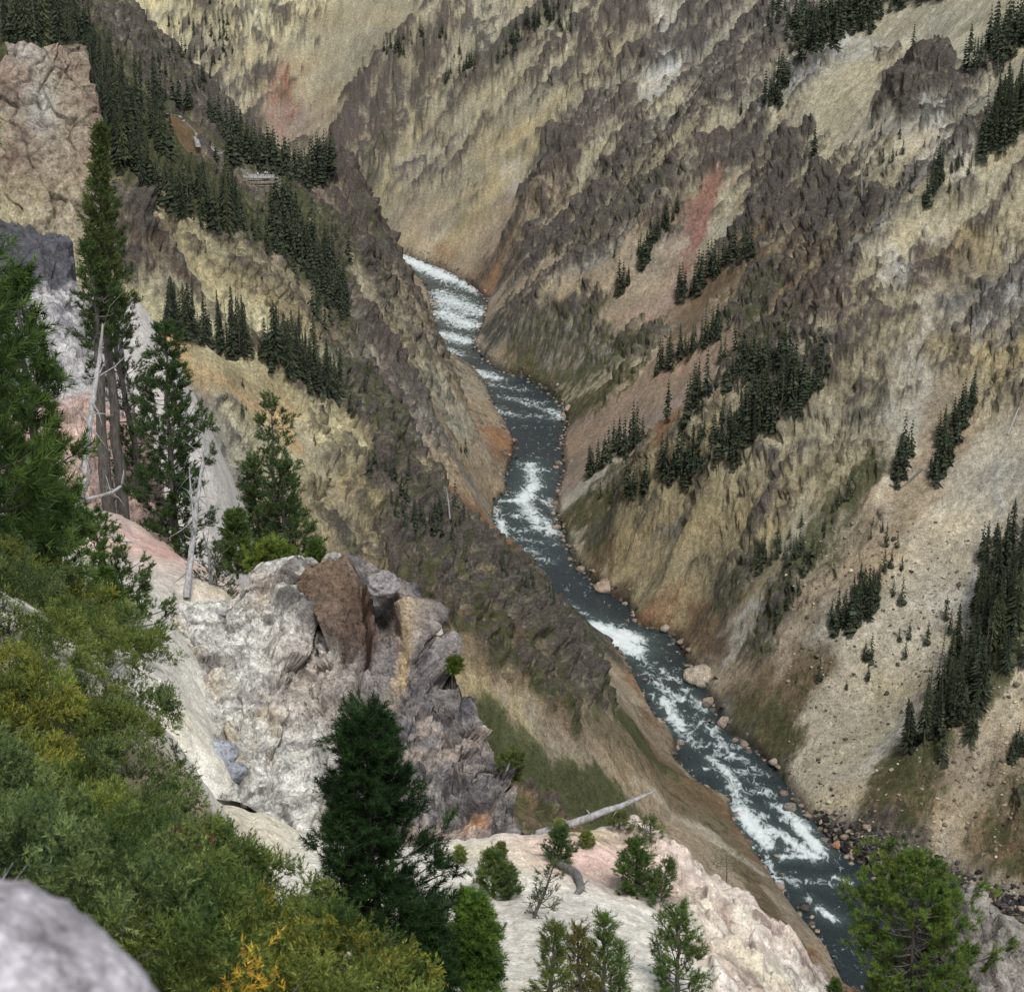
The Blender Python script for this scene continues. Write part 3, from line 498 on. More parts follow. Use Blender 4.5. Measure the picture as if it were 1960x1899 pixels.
# ================================================================== RIVER
def river():
    # rows across the stream between the two banks
    def resample(P, n):
        a = arc(P); q = np.linspace(0, a[-1], n); return np.stack([np.interp(q, a, P[:, 0]), np.interp(q, a, P[:, 1])], 1)
    LBw, RBw = LB, RB
    # centre line by matching arc fractions piecewise (bank point pairs)
    pairs = [((-420,1560),(-430,1620))]
    nrow, ncol = 1100, 44
    A = resample(LBw, 400); B = resample(RBw, 400)
    # monotone matching: for each left sample nearest right sample, running max
    j = 0; ms = []
    for p in A:
        d = np.hypot(*(B-p).T); k = int(np.argmin(d)); j = max(j, k); ms.append(j)
    ms = np.array(ms, float); ker = np.ones(21)/21; ms = np.convolve(np.pad(ms, 10, mode='edge'), ker, 'valid')
    Bm = np.stack([np.interp(ms, np.arange(400), B[:, 0]), np.interp(ms, np.arange(400), B[:, 1])], 1)
    q = np.linspace(0, 399, nrow)
    A2 = np.stack([np.interp(q, np.arange(400), A[:, i]) for i in (0, 1)], 1); B2 = np.stack([np.interp(q, np.arange(400), Bm[:, i]) for i in (0, 1)], 1)
    w_ = np.linspace(-.12, 1.12, ncol)[None, :, None]
    P = (A2[:, None]*(1-w_)+B2[:, None]*w_).reshape(-1, 2)
    x, y = P[:, 0], P[:, 1]
    # foam: strokes on the water
    F = [((770,492),(860,535),20,.8),((790,500),(920,560),14,.7),((840,560),(860,590),26,.55),((860,570),(910,600),26,.6),((850,600),(900,625),26,.75),((845,640),(895,655),20,.75),((860,668),(880,680),14,.5),
         ((915,712),(950,725),14,.8),((945,780),(960,790),10,.5),((1000,770),(1030,780),10,.4),((1050,785),(1080,800),12,.55),((950,790),(1000,800),8,.3),
         ((1015,890),(1025,930),12,.75),((1020,930),(1000,960),14,.9),((960,960),(1010,955),8,.8),((1040,960),(1075,975),9,.6),((1000,960),(1020,985),12,.7),((1010,980),(1060,1020),16,.65),((950,970),(960,1040),9,.45),((960,1000),(970,1050),8,.75),((1030,1010),(1060,1010),12,.7),((970,1070),(1010,1085),10,.5),((985,1050),(1030,1060),12,.45),
         ((1040,1150),(1090,1165),10,.75),((1060,1165),(1110,1175),10,.55),((1130,1195),(1200,1215),16,1.0),((1150,1205),(1215,1225),18,1.1),((1180,1225),(1215,1245),18,1.2),((1200,1240),(1225,1260),10,.7),
         ((1235,1270),(1290,1300),12,.4),((1260,1310),(1300,1340),12,.5),((1270,1340),(1310,1400),11,.8),((1310,1320),(1350,1360),10,.5),((1330,1370),(1380,1420),11,.45),((1290,1400),(1400,1450),14,.3),((1380,1430),(1440,1470),10,.5),((1360,1450),(1410,1500),10,.65),((1400,1500),(1420,1540),10,.6),((1390,1470),(1480,1520),10,.4),
         ((1420,1550),(1460,1600),16,.95),((1430,1570),(1470,1620),14,.8),((1480,1540),(1530,1570),10,.6),((1500,1545),(1540,1590),9,.7),((1480,1590),(1560,1640),12,.85),((1530,1580),(1570,1630),12,1.0),((1500,1640),(1550,1640),9,.8),((1560,1520),(1530,1500),6,.5),
         ((1465,1640),(1490,1690),7,.6),((1490,1670),(1530,1700),6,.4),((1600,1680),(1625,1690),6,.8),((1570,1740),(1600,1760),8,.8),((1545,1720),(1590,1750),9,.35),((1900,1800),(1940,1810),5,.5)]
    for v0, u0, u1 in ((505,790,830),(525,830,890),(545,850,905),(575,850,915),(610,845,915),(640,850,900),(735,930,1000),(760,960,1040),(790,960,1070),(890,1000,1050),(945,980,1050),(985,965,1060),(1010,960,1060),(1030,980,1060),(1060,960,1050),(1290,1230,1300),(1330,1250,1340),(1380,1280,1370),(1420,1310,1420),(1470,1350,1470),(1510,1400,1490),(1560,1430,1540),(1620,1450,1570),(1680,1480,1600)):
        F.append(((u0, v0), (u1, v0+12), 12, .34))
    f = np.zeros(len(P)); milk = np.zeros(len(P))
    for a_, b_, wd, st in F:
        H = at_z([a_[0], b_[0]], [a_[1], b_[1]], 0.0)[:, :2]; W = wd*np.linalg.norm(np.append(H[0], -CAMZ))/FPX*1.25
        d, t = seg_dist(P, H[0], H[1]); g = st*np.exp(-(d/W)**2); f = np.maximum(f, g)+.2*np.minimum(f, g); milk = np.maximum(milk, st*np.exp(-(d/(W*2))**2))
    edge = np.minimum(w_[0, :, 0], 1-w_[0, :, 0]); edge = np.tile(edge, nrow)
    s = np.repeat(np.arange(nrow)/nrow*arc(A2)[-1], ncol); t = np.hypot(*(A2-B2).T).repeat(ncol)*np.tile(w_[0, :, 0], nrow)
    wv = fbm2(s/7, t/3.5, 4, .6)*.5+fbm2(x/3, y/3, 4, .6)*.4
    z = .35*wv*(1+2*np.clip(f, 0, 1))+.7*f*np.abs(fbm2(x/2.5+4, y/2.5, 3, .6))
    v = np.stack([x, y, z*smooth(-.05, .12, edge+.05)+0.02], 1)
    m, nt, b, out = mat_new('river_water'); Pn = pos(nt)
    fa = N(nt, 'ShaderNodeAttribute', attribute_name='foam'); mk = N(nt, 'ShaderNodeAttribute', attribute_name='milk')
    mp = N(nt, 'ShaderNodeMapping'); mp.inputs['Rotation'].default_value = (0, 0, .12); mp.inputs['Scale'].default_value = (1.0, .55, 1)
    nt.links.new(Pn, mp.inputs[0])
    n1 = N(nt, 'ShaderNodeTexNoise', Scale=.42, Detail=8.0, Roughness=.68, Distortion=1.2); nt.links.new(mp.outputs[0], n1.inputs['Vector'])
    n2 = N(nt, 'ShaderNodeTexNoise', Scale=1.6, Detail=5.0, Roughness=.6, Distortion=.5); nt.links.new(mp.outputs[0], n2.inputs['Vector'])
    sub = N(nt, 'ShaderNodeMath', operation='MULTIPLY_ADD'); nt.links.new(n1.outputs[0], sub.inputs[0]); sub.inputs[1].default_value = 2.9; sub.inputs[2].default_value = -1.66
    add = N(nt, 'ShaderNodeMath', operation='ADD'); nt.links.new(sub.outputs[0], add.inputs[0]); nt.links.new(fa.outputs['Fac'], add.inputs[1])
    fm = ramp(nt, add.outputs[0], [(.08, 0.0), (.30, .42), (.55, .8), (.95, 1.0)])
    deep = mixc(nt, mk.outputs['Fac'], (.012, .020, .023), (.09, .13, .118))
    deep = mixc(nt, ramp(nt, n2.outputs[0], [(.35, 0.0), (.65, .5)]), deep, (.032, .044, .046))
    c = mixc(nt, fm, deep, (.66, .71, .70)); nt.links.new(c, b.inputs['Base Color'])
    rg = ramp(nt, fm, [(0.0, .16), (1.0, .9)]); nt.links.new(rg, b.inputs['Roughness']); b.inputs['Specular IOR Level'].default_value = .28
    bp = N(nt, 'ShaderNodeBump', Strength=.55, Distance=.5); nt.links.new(n2.outputs[0], bp.inputs['Height'])
    bp2 = N(nt, 'ShaderNodeBump', Strength=.6, Distance=.9); nt.links.new(n1.outputs[0], bp2.inputs['Height']); nt.links.new(bp.outputs[0], bp2.inputs['Normal'])
    nt.links.new(bp2.outputs[0], b.inputs['Normal'])
    o = add_mesh('river_water', v, grid_faces(nrow, ncol), [m], smooth_shade=True, attrs={'foam': f, 'milk': np.clip(milk*.8, 0, 1)})
    tag(o, kind='structure')
river()

def bank_stones():
    R = np.random.default_rng(12); ic = np.array([(0,0,1),(.89,0,.45),(.28,.85,.45),(-.72,.53,.45),(-.72,-.53,.45),(.28,-.85,.45),(.72,.53,-.45),(-.28,.85,-.45),(-.89,0,-.45),(-.28,-.85,-.45),(.72,-.53,-.45),(0,0,-1)])
    fc = np.array([(0,1,2),(0,2,3),(0,3,4),(0,4,5),(0,5,1),(1,6,2),(2,7,3),(3,8,4),(4,9,5),(5,10,1),(6,7,2),(7,8,3),(8,9,4),(9,10,5),(10,6,1),(11,7,6),(11,8,7),(11,9,8),(11,10,9),(11,6,10)])
    V, F_, C, n = [], [], [], 0
    def stone(x, y, z, r, c):
        nonlocal n
        v = ic*(1+.28*R.normal(size=(12, 1)))*[1+.4*R.random(), 1, .7]*r; a = R.random()*6.28; m = np.array([[math.cos(a), -math.sin(a), 0], [math.sin(a), math.cos(a), 0], [0, 0, 1]])
        V.append(v@m.T+[x, y, z]); F_.append(fc+n); n += 12; C.append(np.tile(c*(1+.25*R.normal()), (12, 1)))
    for B_, dens in ((RB, .55), (LB, .4)):
        L_ = arc(B_)
        for q in np.arange(120, L_[-1]-60, 1/dens):
            bx, by = np.interp(q, L_, B_[:, 0]), np.interp(q, L_, B_[:, 1]); o = R.normal(size=2)*1.6
            stone(bx+o[0], by+o[1], max(.1, float(ground(bx+o[0], by+o[1])))*.9+.1, .35+abs(R.normal())*.55, S(*((96, 90, 84), (150, 138, 124), (176, 156, 138))[R.integers(3)]))
    # the dark boulder beach under the scree fans
    U = R.uniform(0, 1, 1500); us = 1560+U*420; vs = np.interp(us, [1560, 1640, 1720, 1850, 1980], [1585, 1622, 1655, 1712, 1760])+R.normal(size=1500)*22
    H, ok = march_far(us, vs, y0=150)
    for p in H[ok]:
        if .2 < p[2] < 30: stone(p[0], p[1], p[2]+.05, .22+abs(R.normal())*.42, S(*((74, 70, 70), (92, 86, 82), (58, 56, 58), (168, 150, 130))[R.integers(4)]))
    us = R.uniform(1500, 1960, 1300); vs = R.uniform(1000, 1640, 1300); H, ok = march_far(us, vs, y0=150)
    for p in H[ok]:
        if p[2] > 3 and R.random() < .8: stone(p[0], p[1], p[2]+.02, .15+abs(R.normal())*.28, S(*((196, 184, 158), (150, 138, 118), (110, 102, 92))[R.integers(3)]))
    tag(add_mesh('bank_stones', np.concatenate(V), np.concatenate(F_), [M_ROCK], colors=np.clip(np.concatenate(C), .02, .7)), 'dark and pale stones strewn along the river banks and scree', 'stones', kind='stuff')
bank_stones()
# ================================================================== NEAR GROUND (the viewpoint's own slope)
RIDGE = [(700,1622,42.8),(830,1612,44.2),(950,1602,45),(1000,1596,45.6),(1050,1592,46.4),(1130,1582,48),(1200,1578,49),(1250,1592,49.3),(1290,1625,48.6),(1340,1682,46.5),(1400,1694,47),(1440,1715,47),(1458,1760,45),(1464,1820,41.5),(1470,1899,37),(1478,1990,33)]
NEAR = RIDGE+[(400,1530,46),(500,1552,44),(600,1605,43),(450,1620,40),(560,1700,36),(700,1750,34.5),(880,1700,38),(900,1800,33.5),(870,1899,29),(1000,1750,35.5),(1100,1680,41),(1100,1800,34),(1200,1850,32),(1300,1750,40.5),(1350,1899,32),(1250,1670,44.5),(1400,1790,42),(1150,1899,30),(1180,1620,46.5),
 (700,2100,23),(1100,2100,23),(1400,2100,27),(560,1780,31),(620,1899,25),
 (200,1000,82),(300,1020,78),(380,1082,69),(440,1130,62),(330,1110,62),(250,1080,62),(180,1120,52),(330,1200,54),(300,1300,49),(380,1420,47),(110,1050,66),(0,1020,64),
 (270,900,96),(200,800,106),(230,700,112),(150,560,124),(100,480,130),(120,440,133),(210,610,119),(0,440,135),(0,600,120),(0,800,100),(-100,700,105),(-100,1000,60)]
PN = [at_y(u, v, y) for u, v, y in NEAR]
for _p in PN:
    if _p[1] > 88: _p[2] -= 5.0
for u, v, y, dz_ in [(100,1500,12,.7),(200,1700,9,.7),(300,1850,7.5,.7),(0,1640,8,.6),(500,1899,9,.7),(0,1080,30,.9),(100,1100,29,.9),(200,1180,27,.9),(290,1260,25,.9),(350,1360,22.5,.9),(400,1480,20,.9),(395,1600,18,.8),(470,1690,16.5,.8),(530,1750,15.5,.8),(600,1810,14.5,.8),(730,1870,13,.8),(830,1920,12,.8),(-100,1200,20,.9),(-100,1500,9,.9)]:
    p = at_y(u, v, y); p[2] -= dz_; PN.append(p)
for u, v, y in RIDGE:                   # the far side of the ridge falls into the canyon
    p = at_y(u, v, y); k = smooth(1250, 1460, u)
    PN.append(p+np.array([1+5*k, 6-5*k, -9])); PN.append(p+np.array([2+14*k, 22-14*k, -42])); PN.append(p+np.array([5+40*k, 60-40*k, -100]))
for u, v, y in [(300,1010,80),(380,1070,71),(450,1075,66),(560,1070,66),(700,1075,62),(270,850,100),(260,700,114),(240,600,121),(150,440,136)]:
    p = at_y(u, v, y)
    PN.append(p+np.array([3, 5, -7])); PN.append(p+np.array([9, 16, -35])); PN.append(p+np.array([22, 40, -95]))
for q in [(0,0,268.2),(2,0,268.0),(-2,0,268.4),(0,4,266.8),(-12,10,264.5),(14,10,258),(3,10,262.2),(8,22,252),(40,20,215),(30,60,160),(60,100,110),(0,150,110),(-30,160,130),(-60,170,170),(-45,60,250),(-30,30,262),(-70,110,250),(20,-10,262)]:
    PN.append(np.array(q, float))
PN = np.array(PN)
def rbf_fit(P):
    n = len(P); D = np.sqrt(((P[:, None, :2]-P[None, :, :2])**2).sum(-1)+.6); A = np.zeros((n+3, n+3)); A[:n, :n] = D+np.eye(n)*-.15
    A[:n, n] = 1; A[:n, n+1:] = P[:, :2]; A[n:, :n] = A[:n, n:].T
    return np.linalg.solve(A, np.concatenate([P[:, 2], [0, 0, 0]]))
RB_W = rbf_fit(PN)
def near_base(q):
    out = np.zeros(len(q)); n = len(PN)
    for i in range(0, len(q), 20000):
        s = q[i:i+20000]; D = np.sqrt(((s[:, None]-PN[None, :, :2])**2).sum(-1)+.6)
        out[i:i+20000] = D@RB_W[:n]+RB_W[n]+s@RB_W[n+1:]
    return out
NTH = 520
nth = np.linspace(-25, 17, NTH)*math.pi/180; nrr = np.concatenate([np.geomspace(1.0, 24, 70)[:-1], np.geomspace(24, 60, 330)[:-1], np.geomspace(60, 175, 120)])
NX = nrr[:, None]*np.sin(nth)[None]; NY = nrr[:, None]*np.cos(nth)[None]; nq = np.stack([NX.ravel(), NY.ravel()], 1)
nz = near_base(nq); nx, ny = nq[:, 0], nq[:, 1]
p3 = np.stack([nx, ny, nz], 1)
steep = np.clip(1-(np.stack(np.gradient(nz.reshape(NX.shape), axis=0))/np.gradient(NY, axis=0)).ravel()**2*0, 0, 1)
gr = np.hypot(np.gradient(nz.reshape(NX.shape), axis=0)/np.maximum(np.gradient(NY, axis=0), 1e-3), 0).ravel()
rocky = smooth(1.0, 2.2, gr)*.9
east = smooth(0, .9, nx-(3.0+(48-ny)*.07)+.5*fbm2(nx/1.5, ny/1.5, 3))*smooth(30, 33, ny)*(1-smooth(60, 70, ny))
rocky = np.clip(rocky+east*.8, 0, 1)
knoll = smooth(-14, -19, nx)*smooth(84, 96, ny); rocky = np.where(ny > 58, rocky*.55, rocky)
fh = fbm3(p3/3.2, 4, .55); fa1, f2, _ = facets(p3, 1.3, 2, (1, 1, .8)); fa2, f2b, _ = facets(p3, .45, 7)
nz2 = nz + fh*(.25+1.1*rocky)+fbm3(p3/.7, 3)*(.04+.22*rocky) + rocky*(fa1*.38+fa2*.16)
rill = fbm2(nx/1.3+ny*.15, ny/7, 3, ridged=True); nz2 += -.10*smooth(.3, .8, rill)*(1-rocky)
def cmix(c, d, f): return c*(1-f[:, None])+np.asarray(d)[None]*f[:, None]
nc = np.tile(S(206, 201, 188), (len(nx), 1)); nc = nc*(1-.5*(smooth(-9, -12, nx)*smooth(24, 30, ny))[:, None])+S(168, 162, 152)*.5*(smooth(-9, -12, nx)*smooth(24, 30, ny))[:, None]
nc = cmix(nc, S(196, 188, 166), smooth(-.1, .35, fbm2(nx/5, ny/5, 3)))
def blob(x0, y0, rx, ry): return np.exp(-(((nx-x0)/rx)**2+((ny-y0)/ry)**2))
def blob_px(u, v, y, rx, ry): P_ = at_y(u, v, y); return blob(P_[0], P_[1], rx, ry)
nc = cmix(nc, S(214, 182, 168), np.clip(blob_px(1130,1640,43.5, 2.2, 2.6)*1.1, 0, 1)*.85)
nc = cmix(nc, S(206, 192, 140), np.clip(blob_px(1110,1600,46.5, 1.6, 1.2), 0, 1)*.8)
nc = cmix(nc, S(196, 160, 150), np.clip(blob_px(1230,1640,46, 1.6, 2.4), 0, 1)*.6)
nc = cmix(nc, S(186, 178, 168), np.clip(blob_px(960,1720,36, 3.4, 2.0), 0, 1)*.6)
nc = cmix(nc, S(200, 158, 146), np.clip(blob_px(360,1080,72, 4.5, 8), 0, 1)*.9)
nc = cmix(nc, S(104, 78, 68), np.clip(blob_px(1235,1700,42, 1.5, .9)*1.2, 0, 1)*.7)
nc = cmix(nc, S(192, 172, 160), east*.75*smooth(-.3, .3, fbm3(p3/2.2, 4, .6)))
nc = cmix(nc, S(112, 94, 88), east*smooth(.06, .34, fbm3(p3/1.6+9, 4, .6))*.8)
nc = cmix(nc, S(150, 142, 136), rocky*(1-east)*smooth(-.2, .3, fbm3(p3/3+2, 4, .6))*.8)
nc = cmix(nc, S(176, 170, 166), knoll*.7); nc = cmix(nc, S(78, 78, 82), knoll*smooth(237.5, 240.5, nz)*.9)
nc = cmix(nc, S(120, 104, 82), smooth(26, 20, ny)*(nx < 6)*.85)      # needle litter under the junipers
nc = cmix(nc, S(120, 112, 102), smooth(.10, .0, f2)*rocky*.6)
nc *= (1+.25*fbm3(p3/.5, 3))[:, None]
M_PALE = rock_material('pale_soil', .5, 3.0, 16.0, bump=.55, dist=.06, speck=.8, speck_scale=9.0, contrast=.8)
near = add_mesh('viewpoint_slope', np.stack([nx, ny, nz2], 1), grid_faces(len(nrr), NTH), [M_PALE], smooth_shade=True, colors=np.clip(nc, .02, .82))
tag(near, kind='structure')
NZG = nz2.reshape(NX.shape)
def near_ground(px, py):
    px = np.asarray(px, float); py = np.asarray(py, float); r = np.hypot(px, py); t = np.arctan2(px, py)
    fi = np.clip(np.interp(r, nrr, np.arange(len(nrr))), 0, len(nrr)-1.001); fj = np.clip(np.interp(t, nth, np.arange(NTH)), 0, NTH-1.001)
    i = fi.astype(int); j = fj.astype(int); a = fi-i; b = fj-j
    return NZG[i, j]*(1-a)*(1-b)+NZG[i+1, j]*a*(1-b)+NZG[i, j+1]*(1-a)*b+NZG[i+1, j+1]*a*b
def march_near(u, v, y0=3.0, y1=170):
    return march(u, v, lambda q: near_ground(q[:, 0], q[:, 1]), y0=y0, y1=y1, n=1200)

# ================================================================== ROCK FACES built as lofted bodies
def loft(rows, nv, nu, back, sides=(0, 0)):
    """rows: list of rows of (u,v,y) control points, evenly many per row -> dense (nv,nu,3) world grid"""
    R = np.array([[at_y(*p) for p in r] for r in rows]); 
    def up(A, n, ax):
        m = A.shape[ax]; q = np.linspace(0, m-1, n); i = np.clip(np.floor(q).astype(int), 0, m-2); f = q-i
        g = lambda k: np.take(A, np.clip(k, 0, m-1), axis=ax)
        sh = [1]*A.ndim; sh[ax] = n; f = f.reshape(sh)
        p0, p1, p2, p3_ = g(i-1), g(i), g(i+1), g(i+2)
        return .5*(2*p1+(-p0+p2)*f+(2*p0-5*p1+4*p2-p3_)*f*f+(-p0+3*p1-3*p2+p3_)*f**3)
    return up(up(R, nu, 1), nv, 0)
def face_normals(G):
    du = np.gradient(G, axis=1); dv = np.gradient(G, axis=0); n = np.cross(du, dv); n /= np.linalg.norm(n, axis=-1, keepdims=True)+1e-9
    toc = np.array([0, 0, CAMZ])-G; s = np.sign((n*toc).sum(-1, keepdims=True)); return n*np.where(s == 0, 1, s)
def px_of(P):                           # picture position of a world point (used to lay mineral bands on the faces once)
    q = P-[0, 0, CAMZ]; dep = q[..., 1]*CP-q[..., 2]*SP; upv = q[..., 1]*SP+q[..., 2]*CP
    return CU+FPX*q[..., 0]/dep, CV-FPX*upv/dep
def blocks(P, scale, seed=0.0, squash=(1, 1, 1)):
    f1, f2, i = cells3(P/scale*np.array(squash)+seed); return (i-.5)*smooth(0, .18, f2)-.6*(1-smooth(0, .10, f2)), f2
# --- the crag in the middle foreground
top = [(285,1240,53),(330,1165,57),(400,1148,58.5),(455,1140,59),(490,1085,60),(530,1070,60.5),(575,1066,61),(606,1092,61),(632,1060,60),(690,1066,59.5),(745,1092,59),(800,1116,58),(810,1165,57),(832,1212,56.5),(855,1268,55.5),(892,1335,53.5),(935,1430,51.5),(975,1535,48.5),(988,1600,46.5)]
bot = [(270,1330,49.5),(300,1400,48),(350,1470,47),(400,1520,46.2),(440,1530,45.8),(480,1545,45.4),(515,1560,45),(550,1582,44.6),(590,1600,44.2),(640,1612,43.9),(690,1618,43.7),(740,1620,43.6),(790,1620,43.7),(840,1620,43.9),(880,1618,44.1),(915,1614,44.4),(945,1610,44.7),(970,1608,44.9),(990,1606,45.3)]
rows = []
for t in (0, .12, .3, .5, .7, .86, 1.0):
    rows.append([(a[0]+(b[0]-a[0])*t, a[1]+(b[1]-a[1])*t, a[2]+(b[2]-a[2])*t**1.25-1.2*math.sin(math.pi*t)) for a, b in zip(top, bot)])
G = loft(rows, 330, 400, 0)
Nn = face_normals(G); PU, PV = px_of(G); P = G.copy()
d = fbm3(P/6, 3)*.8+fbm3(P/2.0, 5, .6)*.45
dia = P@np.array([[.85, .1, .5], [0, 1, 0], [-.5, .1, .85]])
b1, e1, _ = facets(dia, 2.3, 3, (1.3, 1, .38), 1.2); b2, e2, _ = facets(dia, .85, 9, (1.25, 1, .5), 1.1); b3, e3, _ = facets(P, .3, 5)
right = smooth(600, 700, PU)            # the right half is darker, fractured rhyolite; the left is crumbly white
d = d+b1*(.34+.42*right)+b2*(.16+.14*right)+b3*.12+fbm3(P/.45, 4, .7)*.2
def feat(u, v, ru, rv, ang, h, soft=.35):
    c, s = math.cos(math.radians(ang)), math.sin(math.radians(ang)); x_, y_ = PU-u, PV-v
    q = np.sqrt(((x_*c+y_*s)/ru)**2+((-x_*s+y_*c)/rv)**2); q = q+fbm3(P/1.1, 4, .6)*.34
    return h*(1-smooth(1-soft, 1, q)), q
A, qA = feat(665,1180,54,108,-14,.8,.16); B, qB = feat(565,1150,48,72,-12,.8,.25); Cc, qC = feat(748,1130,26,34,0,.6,.25)
D_, qD = feat(785,1190,28,80,-8,.9,.4); E_, qE = feat(612,1190,9,90,-8,-1.8,.6); F_, qF = feat(700,1215,7,120,-6,-1.5,.6); H_, qH = feat(555,1240,40,70,-20,.8,.5)
G_, qG = feat(845,1430,6,120,-28,-1.0,.6); I_, qI = feat(748,1390,6,60,-40,-.8,.6)
d = d+A+B+Cc+D_+E_+F_+H_+G_+I_
fade = np.ones(d.shape); fade[:, :10] = np.linspace(.1, 1, 10)[None]; fade[-20:] *= np.linspace(1, .2, 20)[:, None]; fade[:36] *= np.linspace(.25, 1, 36)[:, None]; fade[:, -14:] *= np.linspace(1, .2, 14)[None]
P = G+Nn*(d*fade)[..., None]
col_ = np.tile(S(206, 203, 194), d.shape+(1,)); 
def cm(c, k, f): return c*(1-f[..., None])+np.asarray(k)*f[..., None]
nA = fbm3(G/2.4+3, 4, .6); nB = fbm3(G/.9+8, 4, .65)
col_ = cm(col_, S(176, 160, 132), smooth(0, .35, nA)*.7*(1-right))
col_ = cm(col_, S(146, 140, 138), smooth(.05, .3, nB)*.7)
col_ = cm(col_, S(122, 114, 112), right*.85)
col_ = cm(col_, S(96, 94, 98), right*smooth(-.05, .3, nB+nA*.5)*.75)
col_ = cm(col_, S(168, 152, 138), right*smooth(.1, .35, -nA)*.8)
col_ = cm(col_, S(172, 158, 146), np.exp(-((PU-600)/90)**2-((PV-1300)/80)**2)*.8)
col_ = cm(col_, S(78, 74, 74), (1-smooth(.75, 1.1, qB))*smooth(-.5, .1, nB+.1)*.85)
col_ = cm(col_, S(172, 156, 144), np.exp(-((PU-500)/40)**2-((PV-1120)/30)**2)*.7)
brown = (1-smooth(.85, 1.02, qA)); bt = np.clip((PV-1100)/200, 0, 1)[..., None]
col_ = col_*(1-.9*brown[..., None])+(S(126, 102, 78)*(1-bt)+S(88, 66, 60)*bt)*(.8*brown[..., None])
col_ = cm(col_, S(140, 132, 130), (1-smooth(.85, 1.02, qA))*smooth(640, 700, PU)*smooth(1150, 1090, PV)*.8)
col_ = cm(col_, S(140, 104, 76), np.exp(-((PU-765)/18)**2-((PV-1190)/36)**2)*.7)
col_ = cm(col_, S(206, 178, 132), np.exp(-(((PU-765)+(PV-1290)*.25)/12)**2-((PV-1270)/60)**2)*.8)
col_ = cm(col_, S(90, 88, 92), smooth(840, 900, PU)*smooth(-.2, .2, nB)*.5)
col_ = cm(col_, S(178, 128, 88), np.exp(-((PU-912)/22)**2-((PV-1585)/16)**2)*.9)
crk = np.maximum(1-smooth(0, .05, e1), (1-smooth(0, .05, e2))*.7)
col_ = cm(col_, S(88, 80, 74), crk*.6)
nC = fbm3(G/.35, 4, .75); col_ = col_*(1+.6*nC)[..., None]; col_ = cm(col_, S(70, 68, 68), smooth(.12, .3, nC*.8+nB*.4)*(.35+.3*right))
# give it a back: rows running behind the top edge
bk = []
for dy, dzz in ((.6, .1), (2.0, -.8), (4.5, -5), (8, -16)):
    bk.insert(0, behind(P[0], dy, -dzz*.3))
P = np.concatenate([np.array(bk), P]); col_ = np.concatenate([np.repeat(col_[:1], len(bk), 0), col_])
M_CRAG = rock_material('crag_rock', .5, 2.6, 12.0, bump=1.0, dist=.22, speck=.75, speck_scale=7.0, contrast=1.25)
crag = add_mesh('rock_crag', P.reshape(-1, 3), grid_faces(P.shape[0], P.shape[1]), [M_CRAG], smooth_shade=False, colors=np.clip(col_.reshape(-1, 3), .02, .8))
tag(crag, 'jagged grey and white crag with a rust brown block on its face', 'rock')
# --- the tall banded cliff at the upper left
rows = []
for v, ur, y in ((84,152,336),(110,158,333),(150,160,330),(200,172,327),(245,189,324),(300,194,320),(370,203,316),(450,207,312),(520,214,306),(600,235,298),(700,280,288),(820,350,275)):
    l = 14 if v < 130 else (-20 if v < 200 else -90)
    r_ = [(l+(ur-l)*q, v+(6*math.sin(q*7) if v < 100 else 0), y-6*math.sin(q*2.6)+4*q) for q in (0, .2, .4, .6, .8, .93, 1.0)]
    rows.append(r_+[(ur-3, v, y+7), (ur-16, v+2, y+18), (ur-60, v+6, y+40)])
G = loft(rows, 300, 210, 0); Nn = face_normals(G); Nn[:, 160:] = Nn[:, 159:160]*np.linspace(1, 0, 50)[None, :, None]+np.array([1, 0, 0])*np.linspace(0, 1, 50)[None, :, None]
PU, PV = px_of(G)
b1, e1, _ = facets(G, 5.5, 2, (1, 1, .45)); b2, e2, _ = facets(G, 1.8, 4, (1, 1, .7)); nA = fbm3(G/14, 4, .6); nB = fbm3(G/3.5+4, 4, .65)
d = fbm3(G*[1/12, 1/12, 1/30], 4, .55)*5+b1*1.5+b2*.5+fbm3(G/1.4, 3)*.5+np.sin(G[..., 2]*1.3+nA*4)*.15
fw = np.ones(d.shape); fw[:, 140:] = np.linspace(1, .0, 70)[None]; P = G+Nn*(d*fw)[..., None]
c_ = np.tile(S(176, 162, 140), d.shape+(1,)); tz = np.clip((PV-90)/480, 0, 1)
c_ = cm(c_, S(158, 134, 118), smooth(.0, .3, nA+.25*(1-tz)-.1)*.8); c_ = cm(c_, S(196, 188, 150), smooth(.45, .95, tz+nA*.5)*.8)
c_ = cm(c_, S(186, 186, 180), np.exp(-((PU-80)/34)**2-((PV-200)/60)**2)*.7); c_ = cm(c_, S(206, 200, 188), np.exp(-((PU-50)/40)**2-((PV-105)/20)**2)*.8)
c_ = cm(c_, S(120, 96, 84), smooth(150, 195, PU)*smooth(340, 200, PV)*.8); c_ = cm(c_, S(118, 106, 96), smooth(.1, .35, nB)*.6)
c_ = cm(c_, S(96, 88, 80), (1-smooth(0, .05, e1))*.5); c_ *= (1+.3*fbm3(G/1.2, 3))[..., None]
bk = [behind(P[0], q, w_) for q, w_ in ((40, 12), (14, 3), (3, .3))]
P = np.concatenate([np.array(bk), P]); c_ = np.concatenate([np.repeat(c_[:1], 3, 0), c_])
cliff = add_mesh('rock_cliff', P.reshape(-1, 3), grid_faces(P.shape[0], P.shape[1]), [M_ROCK], smooth_shade=False, colors=np.clip(c_.reshape(-1, 3), .02, .8))
tag(cliff, 'tall pinkish cliff fading to pale yellow at its foot, topped by dark firs', 'cliff')
